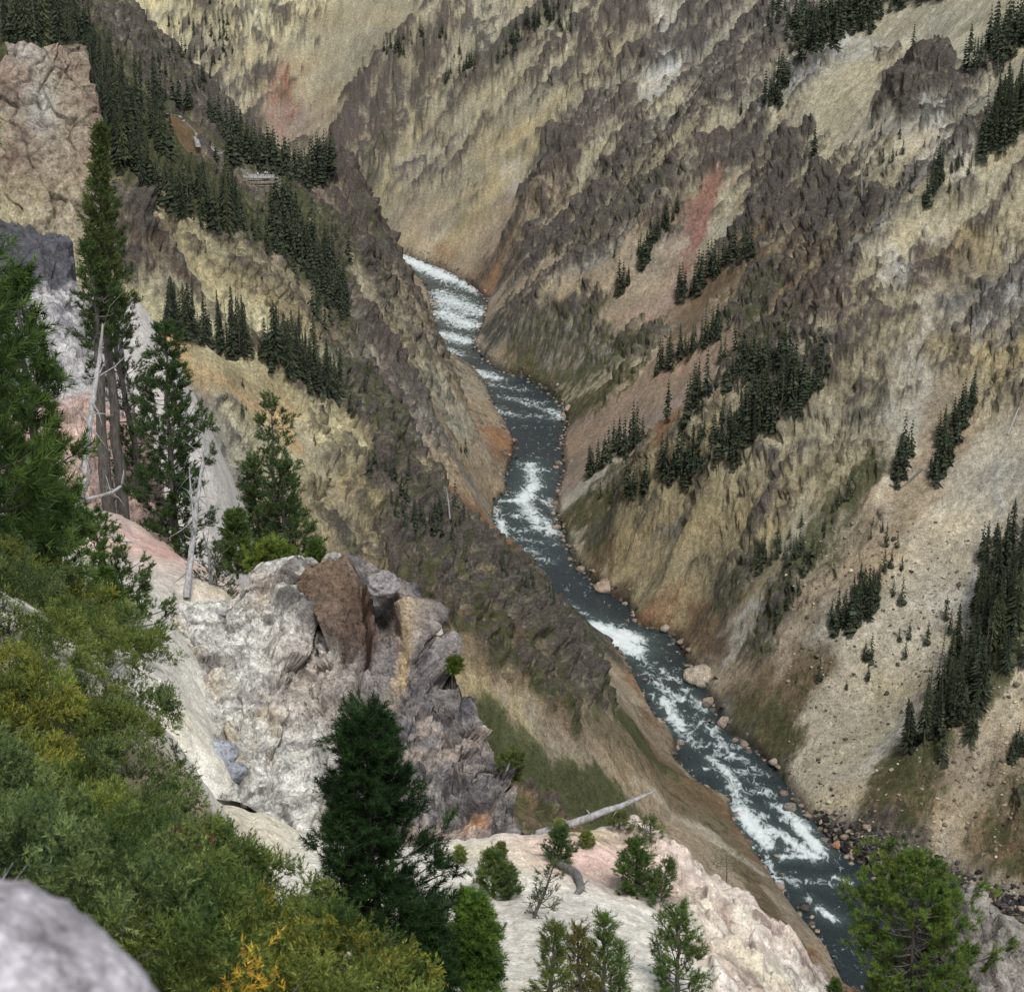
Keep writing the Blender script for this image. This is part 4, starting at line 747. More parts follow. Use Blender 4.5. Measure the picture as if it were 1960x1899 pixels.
# --- the dark capped outcrop standing behind the left pines
tp = [(-70,438,130),(0,430,130),(60,428,129),(100,444,128),(126,470,127),(146,502,126),(152,545,124),(186,592,121),(214,640,118),(238,700,114),(262,780,108),(284,860,101),(300,930,94),(322,1000,86)]
bt_ = [(-70+30*i, 1000+4*i, 84-.4*i) for i in range(14)]
rows = [[(a[0]+(b[0]-a[0])*t, a[1]+(b[1]-a[1])*t, a[2]+(b[2]-a[2])*t**1.1-2*math.sin(math.pi*t)) for a, b in zip(tp, bt_)] for t in (0, .1, .3, .55, .8, 1)]
G = loft(rows, 240, 170, 0); Nn = face_normals(G); PU, PV = px_of(G); b1, e1, _ = facets(G, 4.0, 6, (1, 1, .6)); b2, e2, _ = facets(G, 1.3, 8); nA = fbm3(G/5, 4, .6); nB = fbm3(G/1.6, 4, .65)
d = nA*2.2+b1*.8+b2*.3+nB*.5; fw = np.minimum(1, np.linspace(0, 9, d.shape[1])[::-1])[None]*np.ones(d.shape); P = G+Nn*(d*fw)[..., None]
c_ = np.tile(S(178, 174, 172), d.shape+(1,)); c_ = cm(c_, S(112, 112, 116), smooth(0, .25, nB+nA*.4)*.8); c_ = cm(c_, S(206, 204, 204), smooth(.1, .3, -nB)*.5)
c_ = cm(c_, S(72, 72, 78), smooth(548, 520, PV+nA*40)*.92); c_ = cm(c_, S(190, 158, 142), smooth(740, 820, PV+nA*50)*.8); c_ = cm(c_, S(90, 84, 82), (1-smooth(0, .06, e1))*.6); c_ *= (1+.3*fbm3(G/.6, 3))[..., None]
bk = [behind(P[0], q, w_) for q, w_ in ((26, 18), (9, 4), (2, .3))]
P = np.concatenate([np.array(bk), P]); c_ = np.concatenate([np.repeat(c_[:1], 3, 0), c_])
oc = add_mesh('rock_outcrop', P.reshape(-1, 3), grid_faces(P.shape[0], P.shape[1]), [M_CRAG], colors=np.clip(c_.reshape(-1, 3), .02, .8))
tag(oc, 'mottled white outcrop with a dark grey cap behind the left pines', 'rock')
# --- loose boulders: lumpy bodies
def boulder(name, c, r, col3, label, cat='boulder', sq=(1, 1, .8), seed=0, nseg=72, amp=.28, mat=None, group=None, parent=None, cellk=1.2):
    th_ = np.linspace(0, 2*math.pi, nseg, endpoint=False); ph = np.linspace(0.02, math.pi-.02, nseg//2)
    D = np.stack([np.sin(ph)[:, None]*np.cos(th_)[None], np.sin(ph)[:, None]*np.sin(th_)[None], np.cos(ph)[:, None]+0*th_[None]], -1)
    b, e, _ = facets(D, cellk, seed+3); rr_ = 1+amp*(b*.9+fbm3(D*1.6+seed, 4, .55)*.7)+.03*fbm3(D*9+seed, 2)
    V = D*rr_[..., None]*np.array(sq)*r; n_ = nseg; m_ = len(ph)
    F_ = [(i*n_+j, i*n_+(j+1) % n_, (i+1)*n_+(j+1) % n_, (i+1)*n_+j) for i in range(m_-1) for j in range(n_)]
    cc_ = np.tile(np.asarray(col3), (n_*m_, 1))*(1+.35*fbm3(D.reshape(-1, 3)*3+seed, 4, .6))[:, None]
    o = add_mesh(name, V.reshape(-1, 3), np.array(F_), [mat or M_CRAG], smooth_shade=True, colors=np.clip(cc_, .02, .8), loc=tuple(float(q) for q in c))
    if label: tag(o, label, cat, group)
    return o
M_BOULD = rock_material('smooth_boulder', 3.0, 22.0, 90.0, bump=.35, dist=.01, speck=.5, speck_scale=60.0, contrast=1.4)
pc = at_y(-118, 2175, 1.45); boulder('boulder', pc, .258, S(168, 162, 166), 'smooth grey boulder close to the viewer below the juniper', sq=(1, 1, 1), seed=4, nseg=120, amp=.07, mat=M_BOULD, cellk=2)
p = at_y(1850, 1905, 46); o = boulder('rock_pinnacle', p, 2.0, S(138, 132, 124), 'rough grey rock pinnacle beside the broad pine over the river', 'rock', sq=(1.0, 1.0, 1.55), seed=9, nseg=220, amp=.26, cellk=.42)
p2 = at_y(1800, 2060, 46); o2 = boulder('rock_base', p2-p, 3.0, S(130, 120, 114), None, sq=(1.3, 1, 1), seed=19, nseg=90, amp=.3, parent=None); o2.parent = o
for u, v, y, r, sd_, lb in ((733,1118,58.3,.55,1,'round grey boulder wedged beside the rust brown block'),):
    boulder('boulder', at_y(u, v, y-2.2), r, S(146, 140, 138), lb, seed=sd_, nseg=48)
for u, v, r, sd_, c3, lb in ((415,1606,.34,5,(52, 52, 56),'small black rock at the edge of the juniper on white soil'),(392,1588,.3,6,(58, 56, 60),'black rock half hidden by juniper sprays'),(424,1445,.5,7,(166, 170, 176),'smooth bluish grey boulder at the foot of the white crag'),(447,1480,.45,8,(150, 152, 158),'bluish grey slab beside the smooth boulder'),(1236,1708,.22,11,(150, 146, 142),'grey stone beside the small pine on the pink soil')):
    H, ok = march_near(u, v, y0=24); boulder('boulder', H[0]+[0, -.1, .1], r, S(*c3), lb, seed=sd_, nseg=40)
# river-side boulders
RBLD = [(890,1690/1.0,0,0)]
for u, v, s_px, c3, lb in ((945,905,14,(178, 140, 118),'orange boulder at the tip of the left bank'),(1345,1300,30,(190, 176, 158),'broad pale rock slab at the right bank'),(1395,1385,18,(176, 158, 144),'pale boulder above the rapids on the right bank'),(1352,1350,7,(120, 110, 104),'small boulder in the water by the right bank'),(1510,1545,11,(150, 140, 128),'rock at the foot of the pale scree'),(1604,1618,9,(178, 136, 108),'tan boulder at the water edge below the scree'),(1870,1762,9,(92, 88, 88),'dark boulder standing in the river near the frame edge'),(1270,1450,8,(190, 180, 168),'white rock on the left bank'),(872,975,7,(190, 170, 156),'small pale rock at the left bank'),(1160,1125,20,(176, 156, 136),'long pale rock ledge at the right bank'),(1073,980,9,(96, 92, 88),'dark rock on the right bank at the rapids'),(1113,1090,8,(160, 146, 130),'rounded rock at the right water edge')):
    p = at_z(u, v, .6); r = s_px*np.linalg.norm(p-[0, 0, CAMZ])/FPX
    boulder('boulder', p+[0, 0, r*.1], r, S(*c3), lb, sq=(1.2, 1, .75), seed=u*.013, nseg=36, mat=M_ROCK)
# ================================================================== VEGETATION
def leaf_material(name, rough=.6, trans=.3, vary=False):
    m, nt, b, out = mat_new(name); att = N(nt, 'ShaderNodeAttribute', attribute_name='Col'); P_ = pos(nt)
    n = N(nt, 'ShaderNodeTexNoise', Scale=1.3, Detail=2.0); nt.links.new(P_, n.inputs['Vector'])
    c = mixc(nt, 1.0, att.outputs['Color'], ramp(nt, n.outputs[0], [(.3, .75), (.7, 1.25)]), 'MULTIPLY')
    if vary:
        oi = N(nt, 'ShaderNodeObjectInfo'); c = mixc(nt, 1.0, c, ramp(nt, oi.outputs['Random'], [(0, (.62, .62, .66)), (.5, (1, 1, .96)), (.85, (1.3, 1.25, 1.0)), (1, (1.7, 1.45, 1.1))]), 'MULTIPLY')
    nt.links.new(c, b.inputs['Base Color']); b.inputs['Roughness'].default_value = rough; b.inputs['Specular IOR Level'].default_value = .25
    t = N(nt, 'ShaderNodeBsdfTranslucent'); nt.links.new(c, t.inputs[0]); mx = N(nt, 'ShaderNodeMixShader'); mx.inputs[0].default_value = trans
    nt.links.new(b.outputs[0], mx.inputs[1]); nt.links.new(t.outputs[0], mx.inputs[2]); nt.links.new(mx.outputs[0], out.inputs[0]); return m
def bark_material(name, c1, c2, scale):
    m, nt, b, out = mat_new(name); P_ = pos(nt); mp = N(nt, 'ShaderNodeMapping'); mp.inputs['Scale'].default_value = (1, 1, .25); nt.links.new(P_, mp.inputs[0])
    n = N(nt, 'ShaderNodeTexNoise', Scale=scale, Detail=6.0, Roughness=.7); nt.links.new(mp.outputs[0], n.inputs['Vector'])
    nt.links.new(ramp(nt, n.outputs[0], [(.35, c1), (.65, c2)]), b.inputs['Base Color']); b.inputs['Roughness'].default_value = .9
    bp = N(nt, 'ShaderNodeBump', Strength=.7, Distance=.02); nt.links.new(n.outputs[0], bp.inputs['Height']); nt.links.new(bp.outputs[0], b.inputs['Normal']); return m
M_NEEDLE = leaf_material('needles'); M_CONIF = leaf_material('fir_foliage', .8, .1, True)
M_BARK = bark_material('grey_bark', (.045, .040, .036), (.14, .125, .11), 8)
M_DEAD = bark_material('weathered_wood', (.16, .155, .15), (.42, .41, .40), 10)
M_DEADD = bark_material('dark_dead_wood', (.06, .055, .05), (.22, .21, .20), 12)
def tube(pts, radii, n=6):
    pts = np.asarray(pts, float); radii = np.asarray(radii, float); T = np.gradient(pts, axis=0); T /= np.linalg.norm(T, axis=1)[:, None]+1e-9
    ref = np.where(np.abs(T[:, 2:3]) > .9, [[1., 0, 0]], [[0, 0, 1.]]); X = np.cross(T, ref); X /= np.linalg.norm(X, axis=1)[:, None]+1e-9; Y = np.cross(T, X)
    a = np.linspace(0, 2*math.pi, n, endpoint=False)
    V = pts[:, None]+radii[:, None, None]*(np.cos(a)[None, :, None]*X[:, None]+np.sin(a)[None, :, None]*Y[:, None]); m = len(pts)
    i, j = np.meshgrid(np.arange(m-1), np.arange(n), indexing='ij'); j2 = (j+1) % n
    F_ = np.stack([i*n+j, i*n+j2, (i+1)*n+j2, (i+1)*n+j], -1).reshape(-1, 4); return V.reshape(-1, 3), F_
def az_n(a): return math.cos(a)*1.1+3
class MB:
    def __init__(s): s.V = []; s.F = []; s.C = []; s.n = 0
    def add(s, V, F_, C=None):
        s.V.append(V); s.F.append(np.asarray(F_)+s.n); s.n += len(V); s.C.append(np.zeros((len(V), 3))+(0.1 if C is None else C))
    def build(s, name, mats, parent=None, smooth_shade=False, **k):
        return add_mesh(name, np.concatenate(s.V), np.concatenate(s.F), mats, parent, smooth_shade, colors=np.concatenate(s.C), **k)
def unit(v): return v/(np.linalg.norm(v, axis=-1, keepdims=True)+1e-9)
def shoots(A, D, L, nl, per, wid, colr, R, fwd=.75):
    """bottle-brush shoots: A (n,3) start, D (n,3) unit direction, L (n) length, needles of length nl; triangles"""
    n = len(A); t = R.random((n, per)); base = A[:, None]+D[:, None]*(L[:, None]*t)[..., None]
    r = R.normal(size=(n, per, 3)); r -= (r*D[:, None]).sum(-1, keepdims=True)*D[:, None]; r = unit(r)
    dirs = unit(r+D[:, None]*(fwd+.5*t[..., None]+.3*R.normal(size=(n, per, 1)))); tip = base+dirs*(nl*(.75+.5*R.random((n, per, 1))))
    side = unit(np.cross(dirs, R.normal(size=(n, per, 3))))*wid*.5
    V = np.stack([base-side, base+side, tip], 2).reshape(-1, 3); F_ = np.arange(len(V)).reshape(-1, 3)
    C = np.repeat(np.repeat(colr[:, None], per, 1)*(1+.22*R.normal(size=(n, per, 1))), 3, axis=1).reshape(-1, 3); return V, F_, np.clip(C, .003, .6)
def pine(name, base_p, H, W, label, dens=1.0, nl=.055, per=34, wid=.006, c1=(52, 74, 34), c2=(82, 104, 48), open_=0.0, low=.06, lean=(0, 0), seed=0, shape='cone', group=None, tr=None, sl=.17, cat='pine tree', dead=0.0, trunks=1):
    c1 = tuple(min(255, q*1.22) for q in c1); c2 = tuple(min(255, q*1.2) for q in c2)
    R = np.random.default_rng(seed+100); root = empty(name, base_p, 0, label, cat, group); tr = tr or H*.013+.02
    tk = MB(); fo = MB(); br = MB(); nseg = 14; hs = np.linspace(0, 1, nseg)
    wob = np.cumsum(R.normal(size=(nseg, 2))*H*.006, axis=0); cx = lean[0]*hs+wob[:, 0]; cy = lean[1]*hs+wob[:, 1]
    V, F_ = tube(np.stack([cx, cy, hs*H*.985-.25*(hs < .01)], 1), tr*(1-hs)**.8+.008, 8); tk.add(V, F_)
    def rad(h):
        if shape == 'dense': return W*(.10+1.0*(1-h)**.62)*min(1, (h-low)*4+.75)
        if shape == 'cone': return W*(.12+.95*(1-h)**.85)*min(1, (h-low)*6+.45)
        if shape == 'round': return W*max(.12, math.sin(math.pi*min(1, (h-low)/(1-low)*.92+.12))**.6)
        if shape == 'column': return W*(.45+.55*(1-h))*min(1, (1.02-h)*5)
        return W
    area = H*W; nb = int(max(13, 27*dens*(H/max(W, .1))**.5*1.3)); A_, D_, L_, C_ = [], [], [], []
    for k in range(nb):
        h = low+(1-low)*(k+R.random())/nb; az = k*2.39996+R.normal()*.4; r = rad(h)*(.48+.68*R.random())*(1.2 if R.random() < .12 else 1)*(1+.55*float(fbm2(np.array([az_n(az)]), np.array([h*3.1+seed]), 2)[0]))
        p0 = np.array([np.interp(h, hs, cx), np.interp(h, hs, cy), h*H]); up = .10+.55*h+R.normal()*.10
        npt = 5; q = np.linspace(0, 1, npt)[:, None]; out_ = np.array([math.cos(az), math.sin(az), 0])
        pts = p0+out_*r*q+np.array([0, 0, 1])*(r*up*q**1.6-.12*r*q*(1-q)*2)+R.normal(size=(npt, 3))*r*.035*q
        V, F_ = tube(pts, tr*.30*(1-q[:, 0]*.8)*(1-h*.5)*(r/W+.2)+.003, 5); br.add(V, F_)
        if R.random() < dead: continue
        ncl = 2+int(r/(sl*1.3)); per_c = max(3, int(4.4*dens**.5)); ns = ncl*per_c
        tc = open_*.5+.22+(1-open_*.5-.22)*R.random(ncl)**.65; tc[0] = 1.0; sc_ = R.normal(size=ncl)*r*.30*(1.1-tc*.7); zc_ = R.normal(size=ncl)*r*.07
        tt = np.repeat(tc, per_c); sp = np.repeat(sc_, per_c); zz_ = np.repeat(zc_, per_c)
        bp = np.stack([np.interp(tt, q[:, 0], pts[:, i]) for i in range(3)], 1)
        sidev = np.array([-math.sin(az), math.cos(az), 0]); bp2 = bp+sidev*sp[:, None]+np.array([0, 0, 1])*(zz_+np.abs(sp)*.12)[:, None]+R.normal(size=(ns, 3))*sl*.22
        dd = unit(out_*.75+np.array([0, 0, .8])+sidev*(sp/r*1.2)[:, None]+R.normal(size=(ns, 3))*.42)
        ctint = np.repeat(R.normal(size=ncl)*.24, per_c)
        A_.append(bp2); D_.append(dd); L_.append(sl*(.6+.6*R.random(ns))); m = np.clip(R.normal(size=ns)*.22+.45+ctint, 0, 1)[:, None]; C_.append(S(*c1)*(1-m)+S(*c2)*m)
        for i in range(0, ns, 4):        # twigs carrying the side shoots
            V, F_ = tube([bp[i], bp2[i]+dd[i]*sl*.5], [.006+tr*.03, .003], 3); br.add(V, F_)
    top = np.array([cx[-1], cy[-1], H*.93]); A_.append(top+R.normal(size=(6, 3))*W*.05); D_.append(unit(np.array([0, 0, 1])+R.normal(size=(6, 3))*.25)); L_.append(np.full(6, sl*1.2)); C_.append(np.tile(S(*c2), (6, 1)))
    A_, D_, L_, C_ = map(np.concatenate, (A_, D_, L_, C_)); V, F_, C = shoots(A_, D_, L_, nl, per, wid, C_, R); fo.add(V, F_, C)
    tk.build('trunk', [M_BARK], root, True); br.build('branches', [M_BARK], root, True); fo.build('crown', [M_NEEDLE], root)
    return root
def on_near(u, v, y0=24, y1=170):
    H, ok = march_near(u, v, y0, y1); return H[0]
def near_at(u, v, y):                   # a spot on the slope under this picture column, y metres away
    p = at_y(u, v, y); p[2] = float(near_ground(p[0], p[1])); return p
def px_h(p, dv): return dv*np.linalg.norm(np.asarray(p)-[0, 0, CAMZ])/FPX/1.0
def place_pine(u, vb, vt, y, half_px, label, **k):
    p = at_y(u, vb, y); g = float(near_ground(p[0], p[1])); hgt = px_h(p, vb-vt)*1.06
    p2 = p.copy(); p2[2] = min(g, p[2])-.05; return pine(k.pop('name', 'pine_tree'), p2, hgt+(p[2]-p2[2]), px_h(p, half_px), label, **k)
# the dark dense pine in front
place_pine(722,1905,1378,30,118,'dense dark green pine in the centre foreground, before the white slope',dens=2.5,nl=.13,per=46,wid=.014,c1=(21,36,18),c2=(44,66,32),seed=1,sl=.30,low=.0,shape='dense')
place_pine(815,1880,1745,29,44,'low dark pine leaning out right of the dense dark pine',dens=1.5,nl=.12,per=40,wid=.014,c1=(22,38,19),c2=(46,68,33),seed=2,sl=.26,low=.0,shape='dense')
place_pine(910,1892,1712,30,46,'small bushy green pine right of the dark pine',dens=2.2,nl=.09,per=40,wid=.012,c1=(50,72,32),c2=(96,120,50),seed=3,sl=.2,low=.03,shape='dense')
place_pine(1045,1905,1765,27,38,'young pine at the bottom edge with browned lower needles',dens=0.81,nl=0.081,per=34,wid=.009,c1=(54,70,32),c2=(96,104,52),seed=4,sl=0.182,open_=.3)
place_pine(1105,1905,1772,27.5,34,'young pine with a rusty brown patch in its crown',dens=0.74,nl=0.081,per=34,wid=.009,c1=(70,72,36),c2=(104,98,50),seed=5,sl=0.182,open_=.3)
place_pine(1150,1900,1745,28.5,38,'taller slim pine between two young pines at the bottom edge',dens=0.74,nl=0.081,per=34,wid=.009,c1=(48,66,30),c2=(86,106,46),seed=6,sl=0.182,open_=.35)
place_pine(1187,1910,1800,29,24,'thin sparse pine right of the slim pine group',dens=0.43,nl=0.068,per=26,wid=.009,c1=(58,74,40),c2=(90,104,56),seed=7,sl=0.156,open_=.6)
place_pine(1290,1912,1738,31,60,'open branched pine at the lower edge below the pinkish ridge',dens=0.99,nl=0.081,per=34,wid=.009,c1=(44,62,30),c2=(88,106,50),seed=8,sl=0.182,open_=.35)
p = on_near(943,1716); pine('pine_tree', p, px_h(p, 92), px_h(p, 36), 'small pine with yellow green shoots on the white slope', dens=0.99, nl=0.081, per=32, wid=.010, c1=(52,70,36), c2=(96,110,58), seed=9, sl=0.169)
p = on_near(972,1722); pine('pine_tree', p, px_h(p, 66), px_h(p, 26), 'stunted pine leaning against the small yellow green pine', dens=0.74, nl=0.081, per=30, wid=.010, c1=(48,64,34), c2=(80,96,50), seed=10, sl=0.156)
p = on_near(1020,1757); pine('pine_tree', p, px_h(p, 118), px_h(p, 44), 'straggly half bare pine leaning right on the white slope', dens=.75, nl=.045, per=22, wid=.009, c1=(48,60,38), c2=(80,92,56), seed=11, sl=.10, open_=.75, lean=(px_h(p, 46), 0), dead=.3)
p = on_near(1075,1655); pine('pine_tree', p, px_h(p, 72), px_h(p, 30), 'bushy little pine growing over the twisted dead trunk', dens=0.87, nl=0.074, per=30, wid=.010, c1=(40,56,32), c2=(70,88,46), seed=12, sl=0.156)
p = on_near(1215,1712); pine('pine_tree', p, px_h(p, 108), px_h(p, 42), 'compact conical pine on the pink ridge', dens=1.24, nl=0.088, per=34, wid=.010, c1=(42,62,30), c2=(80,100,46), seed=13, sl=0.182, low=.0)
p = on_near(1250,1730); pine('pine_tree', p, px_h(p, 90), px_h(p, 26), 'bent pine with bare lower trunk right of the compact pine', dens=0.62, nl=0.081, per=30, wid=.010, c1=(48,66,34), c2=(80,96,48), seed=14, sl=0.169, open_=.5, lean=(px_h(p, 30), 0))
p = on_near(1245,1612); pine('pine_tree', p, px_h(p, 52), px_h(p, 26), 'tiny wind bent pine on the crest of the pink ridge', dens=.6, nl=0.068, per=22, wid=.010, c1=(70,82,48), c2=(104,112,66), seed=15, sl=0.130, open_=.7)
p = on_near(1185,1588); pine('pine_tree', p, px_h(p, 34), px_h(p, 30), 'low spreading pine beside the grey log on the ridge', dens=.8, nl=0.068, per=24, wid=.010, c1=(74,84,48), c2=(110,114,66), seed=16, sl=0.130, open_=.5)
p = on_near(1391,1690); pine('pine_tree', p, px_h(p, 66), px_h(p, 28), 'tiny lone pine with thin trunk on the right end of the ridge', dens=.55, nl=0.068, per=22, wid=.010, c1=(74,86,44), c2=(108,116,60), seed=17, sl=0.130, open_=.7, low=.35, shape='round')
for i, (u, v, h, w, lb) in enumerate(((1123,1622,24,12,'tuft of pine seedling on pink soil'),(957,1652,30,14,'pale pine seedling above the yellow green pine'),(1070,1600,22,18,'low pine tuft beneath the grey log'),(880,1650,22,12,'pine seedling at the foot of the grey crag'))):
    p = on_near(u, v); pine('pine_seedling', p, px_h(p, h*1.3), px_h(p, w), lb, dens=.9, nl=.05, per=26, wid=.010, c1=(70,84,44), c2=(112,118,64), seed=30+i, sl=.10, low=0, cat='seedling')
# broad pine above the river, bottom right
pb = at_y(1735,1990,44); pine('pine_tree', pb, px_h(pb, 362), px_h(pb, 112), 'broad crowned old pine with bare grey top hanging over the river', dens=2.3, nl=.10, per=44, wid=.014, c1=(52,72,32), c2=(100,116,52), seed=20, sl=.22, open_=.38, low=.05, shape='round', tr=.13)
ps = at_y(1595,1930,42); pine('pine_tree', ps, px_h(ps, 60), px_h(ps, 14), 'small pine tip poking up at the bottom edge left of the broad pine', dens=.8, nl=.06, per=28, wid=.010, c1=(44,60,30), c2=(76,94,44), seed=21, sl=.12)
# pines on and behind the crag
def far_pine(u, vb, vt, y, half, label, **k):
    p = at_y(u, vb, y); return pine('pine_tree', p+[0, 0, -.3], px_h(p, vb-vt)*1.05+.3, px_h(p, half), label, **k)
far_pine(866,1300,1262,54.5,18,'flat topped dwarf pine growing from the right edge of the grey crag',dens=1.2,nl=.07,per=30,wid=.014,c1=(58,76,30),c2=(92,108,44),seed=22,sl=.12,low=.5,shape='round')
far_pine(975,1530,1440,50,26,'crooked small pine on the edge of the crag above the green slope',dens=.8,nl=.07,per=26,wid=.013,c1=(60,70,36),c2=(84,92,48),seed=23,sl=.13,low=.5,open_=.5,shape='round')
far_pine(540,1085,765,80,52,'tall thin pine with a bare stretch of trunk behind the crag',dens=0.70,nl=.16,per=26,wid=.03,c1=(44,60,34),c2=(72,88,48),seed=24,sl=.34,open_=.45,low=.03,shape='round',tr=.14)
far_pine(560,1085,880,78,64,'bushy pine with dead lower twigs behind the crag',dens=1.05,nl=.16,per=26,wid=.03,c1=(42,58,32),c2=(66,82,44),seed=25,sl=.34,open_=.3,low=0,tr=.12)
far_pine(497,1075,880,80,34,'slender pine left of the tall thin pine',dens=0.75,nl=.16,per=26,wid=.03,c1=(46,62,34),c2=(76,90,46),seed=26,sl=.34,open_=.4,low=.1)
far_pine(455,1085,985,73,36,'young pine behind the twin stemmed grey snag',dens=1.3,nl=.14,per=26,wid=.028,c1=(50,68,34),c2=(82,98,46),seed=27,sl=.3,low=0)
far_pine(520,1100,1045,64,44,'low yellow green pine scrub along the top of the crag',dens=1.5,nl=.12,per=26,wid=.026,c1=(68,84,36),c2=(104,116,48),seed=28,sl=.26,low=0,shape='round')
far_pine(606,1100,1040,63,22,'pine sapling in the notch of the crag',dens=1.2,nl=.10,per=26,wid=.022,c1=(56,74,34),c2=(84,98,46),seed=29,sl=.22,low=0)
far_pine(420,1150,1045,63,34,'shaggy grey green pine hanging beside the snag',dens=0.72,nl=.09,per=22,wid=.02,c1=(56,66,44),c2=(80,90,58),seed=40,sl=.22,low=0,open_=.4,dead=.2)
# left group
far_pine(212,985,500,82,50,'tall dark pine with twin bare trunks, left trunk',dens=0.48,nl=.20,per=24,wid=.04,c1=(40,54,30),c2=(66,80,42),seed=41,sl=.36,low=.62,open_=.5,shape='column',tr=.34)
far_pine(240,985,300,83,30,'tall dark pine with twin bare trunks, right trunk and upper crown',dens=0.84,nl=.18,per=24,wid=.034,c1=(44,56,30),c2=(80,90,44),seed=42,sl=.40,low=.50,open_=.3,shape='column',tr=.30)
far_pine(280,1010,420,88,78,'broad grey green pine right of the twin trunks',dens=1.02,nl=.18,per=26,wid=.036,c1=(44,56,34),c2=(66,78,44),seed=43,sl=.38,low=.02,open_=.2,tr=.2)
far_pine(340,1060,640,78,100,'wide spreading pine whose branches reach over the pink bank',dens=1.49,nl=.17,per=26,wid=.034,c1=(40,56,32),c2=(64,80,42),seed=44,sl=.36,low=.03,open_=.15,tr=.2)
far_pine(268,1215,985,50,78,'lighter green pine with a leaning trunk on the pink bank',dens=1.27,nl=.11,per=30,wid=.020,c1=(40,60,28),c2=(76,96,42),seed=45,sl=.22,low=.04,open_=.25,lean=(-1.2,0),tr=.09)
far_pine(210,1190,1095,46,38,'small bushy pine in front of the leaning one',dens=1.7,nl=.10,per=30,wid=.018,c1=(42,62,28),c2=(78,98,40),seed=46,sl=.2,low=0)
far_pine(100,1120,560,40,92,'big bright green pine at the left edge, lower crown',dens=1.04,nl=.20,per=40,wid=.026,c1=(38,54,26),c2=(74,92,42),seed=47,sl=.38,low=0,tr=.16)
far_pine(-10,1150,150,27,112,'bright green pine at the left edge with long needled sprays',dens=1.0,nl=.22,per=50,wid=.018,c1=(38,54,26),c2=(76,94,42),seed=48,sl=.46,low=.0,tr=.16)
far_pine(90,1190,880,34,88,'dense pine sapling behind the juniper at the left',dens=1.50,nl=.11,per=32,wid=.016,c1=(36,54,24),c2=(70,90,38),seed=49,sl=.22,low=0)
# junipers: spreading mats of short feathery sprays
def juniper_meshes(seed, pal, spread=1.0):
    R = np.random.default_rng(seed); nm_ = 26; am = R.random(nm_)*6.283; rm = np.sqrt(R.random(nm_))*1.25; hm = R.normal(size=nm_)*.16; tm = R.normal(size=nm_)*.3
    n = nm_*9; o = R.normal(size=(n, 2))*.15; ax = np.repeat(rm*np.cos(am), 9)+o[:, 0]; ay = np.repeat(rm*np.sin(am), 9)+o[:, 1]; r = np.minimum(np.hypot(ax, ay), 1.58); a = np.arctan2(ay, ax)
    hgt = .55*(1-(r/1.6)**2)**.5+np.repeat(hm, 9)+.16-4.5*(o**2).sum(1); A_ = np.stack([r*np.cos(a), r*np.sin(a), np.maximum(hgt-.16, .0)], 1)
    D_ = unit(np.stack([np.cos(a)*r*.55, np.sin(a)*r*.55, np.full(n, .9)], 1)+R.normal(size=(n, 3))*.35)
    tint = np.clip(.5+np.repeat(tm, 9)+R.normal(size=n)*.2, 0, 1)[:, None]; base_c = S(*pal[0])*(1-tint)+S(*pal[1])*tint; AA, DD, CC, LL = [], [], [], []
    for k in range(11):                  # each clump is a rosette of feathery sprigs
        d = unit(D_*.75+R.normal(size=(n, 3))*.55); AA.append(A_+d*.05); DD.append(d); CC.append(base_c*(1+.14*R.normal(size=(n, 1)))); LL.append(.08+.07*R.random(n))
    AA, DD, CC, LL = map(np.concatenate, (AA, DD, CC, LL)); V, F_, C = shoots(AA, DD, LL, .036, 17, .011, CC, R, .9)
    fo = MB(); fo.add(V, F_, C); st = MB()
    for k in range(16):
        i = R.integers(n); p1 = A_[i]*[.85, .85, .8]; V, F_ = tube([[0, 0, -.25], p1*[.5, .5, .35]+R.normal(size=3)*.06, p1*[.95, .95, .9]], [.022, .014, .005], 4); st.add(V, F_)
    return fo, st
JV = []
for i, pal in enumerate([((66,86,40),(128,138,66)), ((60,80,46),(112,126,74)), ((74,86,38),(142,142,60)), ((64,84,42),(120,132,64))]):
    fo, st = juniper_meshes(200+i, pal); f_ = fo.build('foliage', [M_NEEDLE]); s_ = st.build('stems', [M_DEADD], smooth_shade=True); JV.append((f_.data, s_.data)); bpy.data.objects.remove(f_); bpy.data.objects.remove(s_)
fo, st = juniper_meshes(300, ((86,54,42),(122,80,58))); f_ = fo.build('foliage', [M_NEEDLE]); s_ = st.build('stems', [M_DEADD], smooth_shade=True); JDEAD = (f_.data, s_.data); bpy.data.objects.remove(f_); bpy.data.objects.remove(s_)
def juniper(p, sc, rz, mv, label, hz=1.0, tilt=(0, 0), group='juniper bushes covering the bank'):
    root = empty('juniper_bush', p, rz, label, 'juniper', group); root.scale = (sc, sc, sc*hz); root.rotation_euler = (tilt[0], tilt[1], rz)
    for nm, me in (('foliage', mv[0]), ('stems', mv[1])):
        o = bpy.data.objects.new(nm, me); COL.objects.link(o); o.parent = root
JUN = []
Rj = np.random.default_rng(77)
